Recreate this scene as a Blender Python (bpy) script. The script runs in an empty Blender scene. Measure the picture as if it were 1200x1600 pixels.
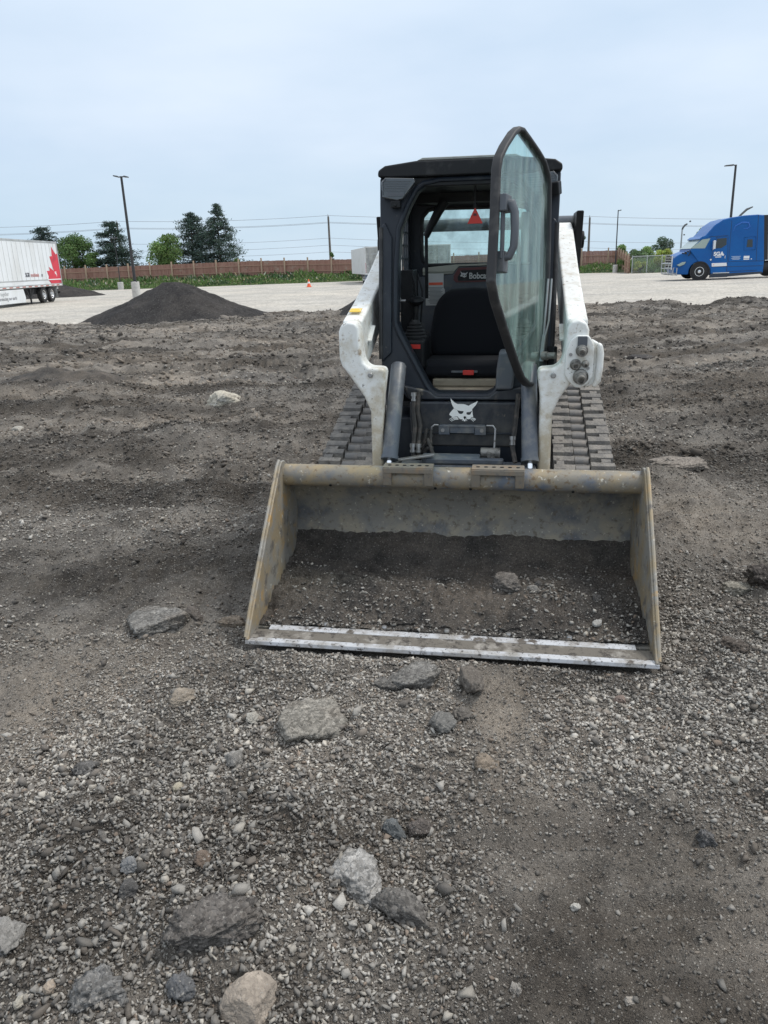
import bpy, bmesh, math, random
import numpy as np
from mathutils import Vector, Matrix, Euler
R = math.radians
sc = bpy.context.scene
col = sc.collection
random.seed(7)

# ------------------------------------------------------------------ camera
cam = bpy.data.cameras.new("camera"); camo = bpy.data.objects.new("camera", cam); col.objects.link(camo)
PITCH, ROLL, H = 17.96, 2.2, 1.62
t, r = R(PITCH), R(ROLL)
fwd = Vector((0, math.cos(t), -math.sin(t))); rt0 = Vector((1, 0, 0)); up0 = rt0.cross(fwd)
rt = math.cos(r) * rt0 - math.sin(r) * up0; up = math.cos(r) * up0 + math.sin(r) * rt0
m = Matrix((rt, up, -fwd)).transposed().to_4x4(); m.translation = (0, 0, H)
camo.matrix_world = m
cam.sensor_fit = 'VERTICAL'; cam.sensor_height = 36; cam.lens = 27.0
cam.clip_start = 0.05; cam.clip_end = 3000
sc.camera = camo

# ------------------------------------------------------------------ world, sun, exposure
SUN_EL, SUN_AZ = 60, 80      # azimuth clockwise from +Y
w = bpy.data.worlds.new("World"); sc.world = w; w.use_nodes = True
wn, wl = w.node_tree.nodes, w.node_tree.links
wn.clear()
wo = wn.new('ShaderNodeOutputWorld'); bg = wn.new('ShaderNodeBackground'); bg.inputs[1].default_value = 0.1
sky = wn.new('ShaderNodeTexSky'); sky.sky_type = 'NISHITA'; sky.sun_disc = False
sky.sun_elevation = R(SUN_EL); sky.sun_rotation = R(SUN_AZ); sky.air_density = 1.2; sky.dust_density = 3.0
tc = wn.new('ShaderNodeTexCoord'); sep = wn.new('ShaderNodeSeparateXYZ'); wl.new(tc.outputs['Generated'], sep.inputs[0])
rp = wn.new('ShaderNodeValToRGB'); wl.new(sep.outputs[2], rp.inputs[0])
el = rp.color_ramp.elements
el[0].position = 0.0; el[0].color = (4.1, 5.25, 6.2, 1)
el[1].position = 1.0; el[1].color = (7.7, 8.1, 8.6, 1)
for p, c in ((0.05, (3.95, 5.1, 6.15)), (0.14, (3.55, 4.65, 6.0)), (0.24, (4.05, 5.05, 6.25)), (0.36, (5.7, 6.5, 7.4))):
    e = el.new(p); e.color = (*c, 1)
mp = wn.new('ShaderNodeMapping'); mp.inputs['Scale'].default_value = (1.0, 1.0, 3.2); wl.new(tc.outputs['Generated'], mp.inputs[0])
nz = wn.new('ShaderNodeTexNoise'); nz.inputs['Scale'].default_value = 1.7; nz.inputs['Detail'].default_value = 5; nz.inputs['Roughness'].default_value = 0.5
wl.new(mp.outputs[0], nz.inputs[0])
cr = wn.new('ShaderNodeValToRGB'); wl.new(nz.outputs[0], cr.inputs[0])
cr.color_ramp.elements[0].position = 0.42; cr.color_ramp.elements[0].color = (0, 0, 0, 1)
cr.color_ramp.elements[1].position = 0.75; cr.color_ramp.elements[1].color = (0.5, 0.5, 0.5, 1)
mxc = wn.new('ShaderNodeMixRGB'); mxc.inputs[2].default_value = (6.9, 7.3, 7.95, 1)
wl.new(cr.outputs[0], mxc.inputs[0]); wl.new(rp.outputs[0], mxc.inputs[1])
mx = wn.new('ShaderNodeMixRGB'); mx.inputs[0].default_value = 0.9      # thin veil of cloud over the clear sky
wl.new(sky.outputs[0], mx.inputs[1]); wl.new(mxc.outputs[0], mx.inputs[2])
wl.new(mx.outputs[0], bg.inputs[0]); wl.new(bg.outputs[0], wo.inputs[0])
sl = bpy.data.lights.new("sun", 'SUN'); sl.energy = 1.5; sl.angle = R(14); sl.color = (1.0, 0.96, 0.9)
so = bpy.data.objects.new("sun", sl); col.objects.link(so)
sd = Vector((math.sin(R(SUN_AZ)) * math.cos(R(SUN_EL)), math.cos(R(SUN_AZ)) * math.cos(R(SUN_EL)), math.sin(R(SUN_EL))))
so.rotation_euler = sd.to_track_quat('Z', 'Y').to_euler()
sc.view_settings.view_transform = 'Standard'; sc.view_settings.look = 'None'
sc.view_settings.exposure = 0.6; sc.view_settings.gamma = 1.0
sc.cycles.max_bounces = 8; sc.cycles.transparent_max_bounces = 24

# ------------------------------------------------------------------ materials
def mat(name, base, rough=0.6, metal=0.0, layers=(), bump=None, spec=0.5, tint=False, vor=None, coat=0.0):
    """layers: (colour, scale, lo, hi[, stretch]) noise-masked stains over the base; bump: (scale, strength, distance)."""
    M = bpy.data.materials.new(name); M.use_nodes = True
    n, l = M.node_tree.nodes, M.node_tree.links
    b = n['Principled BSDF']
    b.inputs['Roughness'].default_value = rough; b.inputs['Metallic'].default_value = metal
    b.inputs['Specular IOR Level'].default_value = spec; b.inputs['Coat Weight'].default_value = coat
    tcn = n.new('ShaderNodeTexCoord')
    c0 = n.new('ShaderNodeRGB'); c0.outputs[0].default_value = (*base, 1); cur = c0.outputs[0]
    if tint:
        a = n.new('ShaderNodeAttribute'); a.attribute_name = 'tint'; cur = a.outputs['Color']
    for i, L in enumerate(layers):
        c, s, lo, hi = L[:4]; st = L[4] if len(L) > 4 else (1, 1, 1)
        q = n.new('ShaderNodeMapping'); q.inputs['Scale'].default_value = st; q.inputs['Location'].default_value = (i * 3.7, i * 1.3, i * 2.1)
        l.new(tcn.outputs['Object'], q.inputs[0])
        z = n.new('ShaderNodeTexNoise'); z.inputs['Scale'].default_value = s; z.inputs['Detail'].default_value = 7; z.inputs['Roughness'].default_value = 0.62
        l.new(q.outputs[0], z.inputs[0])
        k = n.new('ShaderNodeMapRange'); k.inputs[1].default_value = lo; k.inputs[2].default_value = hi
        l.new(z.outputs[0], k.inputs[0])
        x = n.new('ShaderNodeMixRGB'); x.inputs[2].default_value = (*c, 1)
        l.new(k.outputs[0], x.inputs[0]); l.new(cur, x.inputs[1]); cur = x.outputs[0]
    l.new(cur, b.inputs['Base Color'])
    if bump:
        z = n.new('ShaderNodeTexNoise'); z.inputs['Scale'].default_value = bump[0]; z.inputs['Detail'].default_value = 6
        l.new(tcn.outputs['Object'], z.inputs[0])
        bp = n.new('ShaderNodeBump'); bp.inputs['Strength'].default_value = bump[1]; bp.inputs['Distance'].default_value = bump[2]
        l.new(z.outputs[0], bp.inputs['Height']); l.new(bp.outputs[0], b.inputs['Normal'])
    return M

def glass(name, tintc, dirt, amount, streak=(6, 6, 0.8)):
    M = bpy.data.materials.new(name); M.use_nodes = True
    n, l = M.node_tree.nodes, M.node_tree.links
    n.clear(); out = n.new('ShaderNodeOutputMaterial')
    tr = n.new('ShaderNodeBsdfTransparent'); tr.inputs[0].default_value = (*tintc, 1)
    gl = n.new('ShaderNodeBsdfGlossy'); gl.inputs['Roughness'].default_value = 0.03
    fr = n.new('ShaderNodeFresnel'); ge = n.new('ShaderNodeNewGeometry'); mr = n.new('ShaderNodeMapRange'); mr.inputs[3].default_value = 1.5; mr.inputs[4].default_value = 1 / 1.5; l.new(ge.outputs['Backfacing'], mr.inputs[0]); l.new(mr.outputs[0], fr.inputs[0])
    m1 = n.new('ShaderNodeMixShader'); l.new(fr.outputs[0], m1.inputs[0]); l.new(tr.outputs[0], m1.inputs[1]); l.new(gl.outputs[0], m1.inputs[2])
    df = n.new('ShaderNodeBsdfDiffuse'); df.inputs[0].default_value = (*dirt, 1)
    tcn = n.new('ShaderNodeTexCoord'); q = n.new('ShaderNodeMapping'); q.inputs['Scale'].default_value = streak; l.new(tcn.outputs['Object'], q.inputs[0])
    z = n.new('ShaderNodeTexNoise'); z.inputs['Scale'].default_value = 2.0; z.inputs['Detail'].default_value = 9; z.inputs['Roughness'].default_value = 0.68; l.new(q.outputs[0], z.inputs[0])
    k = n.new('ShaderNodeMapRange'); k.inputs[1].default_value = 0.42; k.inputs[2].default_value = 0.72; k.inputs[3].default_value = 0.02; k.inputs[4].default_value = amount
    l.new(z.outputs[0], k.inputs[0])
    m2 = n.new('ShaderNodeMixShader'); l.new(k.outputs[0], m2.inputs[0]); l.new(m1.outputs[0], m2.inputs[1]); l.new(df.outputs[0], m2.inputs[2])
    q3 = n.new('ShaderNodeMapping'); q3.inputs['Scale'].default_value = (streak[0] * .9, streak[1], streak[2] * .45); q3.inputs['Location'].default_value = (3.1, 1.7, 0.4); l.new(tcn.outputs['Object'], q3.inputs[0])
    z3 = n.new('ShaderNodeTexNoise'); z3.inputs['Scale'].default_value = 1.6; z3.inputs['Detail'].default_value = 8; z3.inputs['Roughness'].default_value = 0.6; l.new(q3.outputs[0], z3.inputs[0])
    k3 = n.new('ShaderNodeMapRange'); k3.inputs[1].default_value = 0.54; k3.inputs[2].default_value = 0.66; k3.inputs[4].default_value = amount * .8; l.new(z3.outputs[0], k3.inputs[0])
    d3 = n.new('ShaderNodeBsdfDiffuse'); d3.inputs[0].default_value = (dirt[0] * .22, dirt[1] * .27, dirt[2] * .24, 1)
    m3 = n.new('ShaderNodeMixShader'); l.new(k3.outputs[0], m3.inputs[0]); l.new(m2.outputs[0], m3.inputs[1]); l.new(d3.outputs[0], m3.inputs[2])
    l.new(m3.outputs[0], out.inputs[0])
    return M

M = dict(
    white=mat('white_paint', (0.80, 0.81, 0.785), 0.42, layers=(((0.56, 0.53, 0.45), 7, 0.48, 0.8), ((0.30, 0.22, 0.14), 22, 0.60, 0.72), ((0.10, 0.085, 0.07), 55, 0.635, 0.70)), bump=(90, 0.08, 0.002)),
    white_low=mat('white_paint_muddy', (0.7, 0.67, 0.58), 0.5, layers=(((0.48, 0.40, 0.27), 9, 0.45, 0.72, (1, 1, 0.5)), ((0.2, 0.14, 0.08), 28, 0.6, 0.7), ((0.09, 0.08, 0.07), 70, 0.64, 0.72)), bump=(90, 0.1, 0.002)),
    navy=mat('charcoal_paint', (0.015, 0.020, 0.029), 0.42, spec=0.35, layers=(((0.07, 0.075, 0.08), 5, 0.52, 0.9, (1, 1, 0.35)), ((0.16, 0.15, 0.13), 30, 0.66, 0.8))),
    panel=mat('dusty_charcoal_panel', (0.014, 0.019, 0.028), 0.42, layers=(((0.06, 0.066, 0.07), 7, 0.48, 0.85, (1.6, 1, 0.4)), ((0.26, 0.23, 0.18), 16, 0.62, 0.76, (1, 1, 0.5)))),
    black=mat('black_plastic', (0.009, 0.010, 0.012), 0.5, spec=0.3, layers=(((0.05, 0.05, 0.05), 12, 0.55, 0.8),)),
    grey=mat('grey_plastic', (0.085, 0.095, 0.11), 0.55, layers=(((0.16, 0.15, 0.14), 14, 0.5, 0.8),)),
    seat=mat('seat_cloth', (0.005, 0.006, 0.010), 0.9, bump=(300, 0.3, 0.002)),
    rubber=mat('seal_rubber', (0.022, 0.022, 0.024), 0.6, layers=(((0.1, 0.095, 0.09), 10, 0.5, 0.8),)),
    track=mat('track_rubber', (0.165, 0.156, 0.146), 0.9, layers=(((0.25, 0.23, 0.205), 13, 0.42, 0.6), ((0.10, 0.09, 0.08), 22, 0.56, 0.68), ((0.36, 0.33, 0.29), 50, 0.64, 0.72)), bump=(70, 0.9, 0.008)),
    trackbar=mat('track_core_bar', (0.17, 0.165, 0.16), 0.6, 0.1, layers=(((0.26, 0.23, 0.2), 14, 0.45, 0.7),), bump=(150, 0.3, 0.003)),
    cyl=mat('cylinder_paint', (0.085, 0.10, 0.122), 0.42, layers=(((0.20, 0.195, 0.18), 12, 0.46, 0.72), ((0.05, 0.055, 0.065), 6, 0.5, 0.66), ((0.2, 0.11, 0.05), 20, 0.68, 0.8)), bump=(120, 0.15, 0.002)),
    chrome=mat('chrome', (0.85, 0.86, 0.88), 0.12, 1.0),
    steel=mat('worn_steel', (0.36, 0.36, 0.36), 0.42, 0.75, layers=(((0.30, 0.27, 0.22), 14, 0.5, 0.8), ((0.1, 0.085, 0.07), 50, 0.62, 0.7))),
    bright=mat('polished_edge_steel', (0.50, 0.51, 0.53), 0.6, 0.1, layers=(((0.30, 0.285, 0.265), 11, 0.42, 0.62), ((0.11, 0.095, 0.08), 12, 0.56, 0.62), ((0.07, 0.06, 0.055), 60, 0.58, 0.64)), bump=(200, 0.2, 0.001)),
    bucket=mat('weathered_bucket_steel', (0.215, 0.205, 0.18), 0.65, 0.15, layers=(((0.28, 0.25, 0.19), 9, 0.45, 0.62), ((0.11, 0.115, 0.125), 5, 0.5, 0.64), ((0.13, 0.11, 0.085), 30, 0.54, 0.66), ((0.44, 0.41, 0.34), 55, 0.62, 0.70)), bump=(60, 0.25, 0.003)),
    tube=mat('weathered_tube_steel', (0.235, 0.212, 0.172), 0.6, 0.12, layers=(((0.31, 0.245, 0.15), 10, 0.46, 0.62), ((0.13, 0.15, 0.18), 4, 0.49, 0.62), ((0.16, 0.11, 0.06), 34, 0.56, 0.67), ((0.58, 0.54, 0.45), 38, 0.62, 0.70)), bump=(80, 0.25, 0.003)),
    ochre=mat('ochre_worn_plate', (0.30, 0.24, 0.155), 0.6, 0.1, layers=(((0.27, 0.255, 0.225), 7, 0.42, 0.56), ((0.14, 0.125, 0.11), 14, 0.54, 0.66), ((0.42, 0.27, 0.11), 10, 0.56, 0.68), ((0.55, 0.53, 0.46), 40, 0.62, 0.70)), bump=(70, 0.25, 0.003)),
    mudsteel=mat('muddy_edge_steel', (0.14, 0.125, 0.105), 0.8, layers=(((0.30, 0.28, 0.25), 12, 0.52, 0.68), ((0.06, 0.052, 0.045), 30, 0.5, 0.62)), bump=(150, 0.6, 0.003)),
    rust=mat('rusty_bracket', (0.20, 0.175, 0.14), 0.75, 0.1, layers=(((0.26, 0.18, 0.11), 18, 0.5, 0.7), ((0.1, 0.1, 0.1), 30, 0.55, 0.7)), bump=(90, 0.3, 0.003)),
    hole=mat('dark_hole', (0.006, 0.006, 0.006), 0.9),
    hose=mat('hose_rubber', (0.035, 0.033, 0.031), 0.7, layers=(((0.12, 0.10, 0.085), 20, 0.48, 0.7),)),
    oily=mat('oily_coupler_steel', (0.26, 0.25, 0.23), 0.45, 0.4, layers=(((0.05, 0.045, 0.04), 30, 0.5, 0.68),)),
    beige=mat('beige_cab_trim', (0.42, 0.42, 0.36), 0.6),
    tan=mat('tan_seat_base', (0.33, 0.28, 0.21), 0.7, layers=(((0.15, 0.12, 0.09), 12, 0.5, 0.75),)),
    red=mat('red_plastic', (0.62, 0.035, 0.025), 0.45), orange=mat('orange_label', (0.75, 0.12, 0.06), 0.5),
    decal_white=mat('white_decal', (0.88, 0.88, 0.85), 0.5, layers=(((0.5, 0.47, 0.4), 30, 0.62, 0.8),)),
    paper=mat('paper_label', (0.55, 0.56, 0.55), 0.6), darkred=mat('dark_red_trim', (0.10, 0.02, 0.022), 0.5),
    yellow=mat('yellow_sticker', (0.75, 0.50, 0.05), 0.5, layers=(((0.7, 0.66, 0.5), 40, 0.55, 0.65),)),
    lens=mat('lamp_lens', (0.06, 0.065, 0.07), 0.08, 0.0, coat=1.0), chromed=mat('lamp_reflector', (0.10, 0.105, 0.115), 0.3, 0.6),
    roof=mat('grey_roof_sheet', (0.30, 0.31, 0.29), 0.6, layers=(((0.16, 0.16, 0.15), 8, 0.5, 0.8),)),
    glass_door=glass('tinted_door_glass', (0.80, 0.94, 0.92), (0.56, 0.68, 0.63), 0.36, (9, 9, 1.2)),
    glass_rear=glass('tinted_rear_glass', (0.86, 0.95, 0.935), (0.40, 0.46, 0.44), 0.25, (3, 3, 3)),
)

def mud_low(M_, c, z0, z1, amount):
    """splashed mud on the parts nearest the ground (object z from z1 down to z0)"""
    n, l = M_.node_tree.nodes, M_.node_tree.links; b = n['Principled BSDF']; src = b.inputs['Base Color'].links[0].from_socket
    tcn = n.new('ShaderNodeTexCoord'); sp = n.new('ShaderNodeSeparateXYZ'); l.new(tcn.outputs['Object'], sp.inputs[0])
    g = n.new('ShaderNodeMapRange'); g.inputs[1].default_value = z1; g.inputs[2].default_value = z0; g.inputs[4].default_value = 0.42; l.new(sp.outputs[2], g.inputs[0])
    z = n.new('ShaderNodeTexNoise'); z.inputs['Scale'].default_value = 14; z.inputs['Detail'].default_value = 8; z.inputs['Roughness'].default_value = 0.7; l.new(tcn.outputs['Object'], z.inputs[0])
    a = n.new('ShaderNodeMath'); l.new(g.outputs[0], a.inputs[0]); l.new(z.outputs[0], a.inputs[1])
    k = n.new('ShaderNodeMapRange'); k.inputs[1].default_value = 0.50; k.inputs[2].default_value = 0.88; k.inputs[4].default_value = amount; l.new(a.outputs[0], k.inputs[0])
    x = n.new('ShaderNodeMixRGB'); x.inputs[2].default_value = (*c, 1); l.new(k.outputs[0], x.inputs[0]); l.new(src, x.inputs[1]); l.new(x.outputs[0], b.inputs['Base Color'])
mud_low(M['white'], (0.46, 0.38, 0.25), 0.62, 1.15, 0.85)
mud_low(M['panel'], (0.20, 0.18, 0.145), 0.6, 0.9, 0.3)
# ------------------------------------------------------------------ mesh helpers
SPLIT = {'restraint_bar', 'hydraulic_hose', 'door_hinge', 'reflective_tape', 'insulator', 'drain_hole', 'bolt', 'mud_flap', 'road_roller', 'lock_rod', 'tilt_latch', 'window_bar'}
class B:
    def __init__(s): s.v, s.f, s.mi = [], [], []
    def add(s, vs, fs, mi=0):
        o = len(s.v); s.v += [tuple(p) for p in vs]; s.f += [tuple(i + o for i in f) for f in fs]; s.mi += [mi] * len(fs)
    def box(s, c, d, rot=None, mi=0):
        vs = [Vector((x * d[0] / 2, y * d[1] / 2, z * d[2] / 2)) for z in (-1, 1) for y in (-1, 1) for x in (-1, 1)]
        if rot is not None: vs = [rot @ p for p in vs]
        c = Vector(c)
        s.add([p + c for p in vs], [(0, 2, 3, 1), (4, 5, 7, 6), (0, 1, 5, 4), (2, 6, 7, 3), (0, 4, 6, 2), (1, 3, 7, 5)], mi)
    def bar(s, a, b, wd, th, upv=(0, 0, 1), mi=0):
        a, b = Vector(a), Vector(b); d = b - a; z = d.normalized(); u = Vector(upv)
        x = u.cross(z)
        if x.length < 1e-4: x = Vector((1, 0, 0)).cross(z)
        x.normalize(); y = z.cross(x)
        s.box((a + b) / 2, (wd, th, d.length), Matrix((x, y, z)).transposed(), mi)
    def prism(s, poly, ax, a, b, mi=0):
        def P(p, h):
            return (h, p[0], p[1]) if ax == 'x' else (p[0], h, p[1]) if ax == 'y' else (p[0], p[1], h)
        n = len(poly)
        s.add([P(p, a) for p in poly] + [P(p, b) for p in poly],
              [tuple(range(n)), tuple(range(2 * n - 1, n - 1, -1))] + [(i, i + n, (i + 1) % n + n, (i + 1) % n) for i in range(n)], mi)
    def ring(s, outer, inner, ax, a, b, c=None, mi=0):
        """plate with a hole: both outlines star-shaped about c"""
        if c is None: c = (sum(p[0] for p in inner) / len(inner), sum(p[1] for p in inner) / len(inner))
        angs = sorted({round(math.atan2(p[1] - c[1], p[0] - c[0]), 5) for p in list(outer) + list(inner)})
        def hit(poly, t):
            d = (math.cos(t), math.sin(t)); best = None
            for i in range(len(poly)):
                p, q = poly[i], poly[(i + 1) % len(poly)]
                e = (q[0] - p[0], q[1] - p[1]); den = d[0] * e[1] - d[1] * e[0]
                if abs(den) < 1e-12: continue
                w0, w1 = p[0] - c[0], p[1] - c[1]
                k = (w0 * e[1] - w1 * e[0]) / den; u = (w0 * d[1] - w1 * d[0]) / den
                if k > 0 and -1e-6 <= u <= 1 + 1e-6 and (best is None or k > best): best = k
            return (c[0] + d[0] * best, c[1] + d[1] * best)
        O = [hit(outer, t) for t in angs]; I = [hit(inner, t) for t in angs]; n = len(angs)
        def P(p, h):
            return (h, p[0], p[1]) if ax == 'x' else (p[0], h, p[1]) if ax == 'y' else (p[0], p[1], h)
        vs = [P(p, a) for p in O] + [P(p, a) for p in I] + [P(p, b) for p in O] + [P(p, b) for p in I]
        fs = []
        for i in range(n):
            j = (i + 1) % n
            fs += [(i, j, j + n, i + n), (i + 2 * n, i + 3 * n, j + 3 * n, j + 2 * n), (i, i + 2 * n, j + 2 * n, j), (i + n, j + n, j + 3 * n, i + 3 * n)]
        s.add(vs, fs, mi)
    def tube(s, path, rad, n=10, closed=False, mi=0):
        P = [Vector(p) for p in path]; k = len(P)
        rads = rad if isinstance(rad, (list, tuple)) else [rad] * k
        ref = None; vs = []
        for i in range(k):
            if closed: d = P[(i + 1) % k] - P[i - 1]
            else: d = P[min(i + 1, k - 1)] - P[max(i - 1, 0)]
            d.normalize()
            if ref is None: ref = Vector((0, 0, 1)) if abs(d.z) < 0.9 else Vector((1, 0, 0))
            x = ref - d * ref.dot(d)
            if x.length < 1e-5: x = d.orthogonal()
            x.normalize(); y = d.cross(x); ref = x
            vs += [P[i] + (x * math.cos(2 * math.pi * j / n) + y * math.sin(2 * math.pi * j / n)) * rads[i] for j in range(n)]
        fs = []
        for i in range(k if closed else k - 1):
            a, b = i * n, ((i + 1) % k) * n
            fs += [(a + j, a + (j + 1) % n, b + (j + 1) % n, b + j) for j in range(n)]
        if not closed: fs += [tuple(range(n - 1, -1, -1)), tuple(range((k - 1) * n, k * n))]
        s.add(vs, fs, mi)
    def lathe(s, prof, p0, axis, n=24, mi=0):
        """prof: (radius, height along axis)"""
        z = Vector(axis).normalized(); x = z.orthogonal().normalized(); y = z.cross(x); p0 = Vector(p0); k = len(prof)
        vs = [p0 + z * h + (x * math.cos(2 * math.pi * j / n) + y * math.sin(2 * math.pi * j / n)) * max(q, 1e-4) for q, h in prof for j in range(n)]
        fs = [(i * n + j, i * n + (j + 1) % n, (i + 1) * n + (j + 1) % n, (i + 1) * n + j) for i in range(k - 1) for j in range(n)]
        fs += [tuple(range(n - 1, -1, -1)), tuple(range((k - 1) * n, k * n))]
        s.add(vs, fs, mi)
    def make(s, name, mats, parent=None, bevel=0.0, seg=2, smooth=False, split=False):
        if name in SPLIT:                       # separate pieces become parts of their own
            up_ = list(range(len(s.v)))
            def root(i):
                while up_[i] != i: up_[i] = up_[up_[i]]; i = up_[i]
                return i
            for f in s.f:
                for q in f[1:]: up_[root(q)] = root(f[0])
            groups = {}
            for k, f in enumerate(s.f): groups.setdefault(root(f[0]), []).append(k)
            if len(groups) > 1:
                for ks in groups.values():
                    c = B(); ids = sorted({q for k in ks for q in s.f[k]}); mp_ = {q: i for i, q in enumerate(ids)}
                    c.v = [s.v[q] for q in ids]; c.f = [tuple(mp_[q] for q in s.f[k]) for k in ks]; c.mi = [s.mi[k] for k in ks]
                    o = c.make(name, mats, parent, bevel, seg, smooth)
                return o
        me = bpy.data.meshes.new(name); me.from_pydata(s.v, [], s.f)
        ms = mats if isinstance(mats, (list, tuple)) else [mats]
        for q in ms: me.materials.append(q)
        me.polygons.foreach_set('material_index', s.mi)
        bm = bmesh.new(); bm.from_mesh(me); bmesh.ops.recalc_face_normals(bm, faces=bm.faces)
        if bevel: bmesh.ops.remove_doubles(bm, verts=bm.verts, dist=1e-5)
        bm.to_mesh(me); bm.free()
        o = bpy.data.objects.new(name, me); col.objects.link(o)
        if parent is not None: o.parent = parent
        if smooth: me.polygons.foreach_set('use_smooth', [True] * len(me.polygons))
        if bevel:
            md = o.modifiers.new('bevel', 'BEVEL'); md.width = bevel; md.segments = seg; md.limit_method = 'ANGLE'; md.angle_limit = R(32)
            me.polygons.foreach_set('use_smooth', [True] * len(me.polygons)); md.harden_normals = True
        elif smooth:
            md = o.modifiers.new('split', 'EDGE_SPLIT'); md.split_angle = R(40)
        me.update()
        return o

def tag(o, label=None, cat=None, group=None, kind=None):
    if label: o['label'] = label
    if cat: o['category'] = cat
    if group: o['group'] = group
    if kind: o['kind'] = kind
    return o
def empty(name, loc=(0, 0, 0), rz=0.0):
    o = bpy.data.objects.new(name, None); o.empty_display_size = 0.2; col.objects.link(o); o.location = loc; o.rotation_euler = (0, 0, rz); return o
def text(name, s, size, loc, xdir, ydir, m_, parent=None, ext=0.002, align='LEFT', bold=0.0, sx=1.0):
    cu = bpy.data.curves.new(name, 'FONT'); cu.body = s; cu.size = size; cu.extrude = ext; cu.align_x = align; cu.offset = bold
    tmp = bpy.data.objects.new(name, cu); col.objects.link(tmp)
    dg = bpy.context.evaluated_depsgraph_get(); me = bpy.data.meshes.new_from_object(tmp.evaluated_get(dg))
    bpy.data.objects.remove(tmp); me.materials.clear(); me.materials.append(m_)
    o = bpy.data.objects.new(name, me); col.objects.link(o)
    x = Vector(xdir).normalized(); y = Vector(ydir).normalized(); z = x.cross(y)
    mm = Matrix((x * sx, y, z)).transposed().to_4x4(); mm.translation = Vector(loc)
    if parent is not None: o.parent = parent
    o.matrix_local = mm
    return o

# ------------------------------------------------------------------ noise and terrain
def _h(ix, iy, seed):
    k = (ix.astype(np.int64) * 374761393 + iy.astype(np.int64) * 668265263 + seed * 974711) & 0xffffffff
    k = ((k ^ (k >> 13)) * 1274126177) & 0xffffffff
    k = ((k ^ (k >> 16)) * 2246822519) & 0xffffffff
    return ((k ^ (k >> 15)) & 0xffff) / 65535.0
def vn(x, y, seed=0):
    ix, iy = np.floor(x), np.floor(y); fx, fy = x - ix, y - iy
    fx = fx * fx * (3 - 2 * fx); fy = fy * fy * (3 - 2 * fy)
    return ((_h(ix, iy, seed) * (1 - fx) + _h(ix + 1, iy, seed) * fx) * (1 - fy) + (_h(ix, iy + 1, seed) * (1 - fx) + _h(ix + 1, iy + 1, seed) * fx) * fy) * 2 - 1
def fbm(x, y, seed, octs):
    return sum(a * vn(x / s, y / s, seed + i) for i, (s, a) in enumerate(octs))
def bump2(x, y, cx, cy, rx, ry, rot=0.0):
    c, s = math.cos(rot), math.sin(rot); u = ((x - cx) * c + (y - cy) * s) / rx; v = (-(x - cx) * s + (y - cy) * c) / ry
    return np.exp(-(u * u + v * v))
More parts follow.
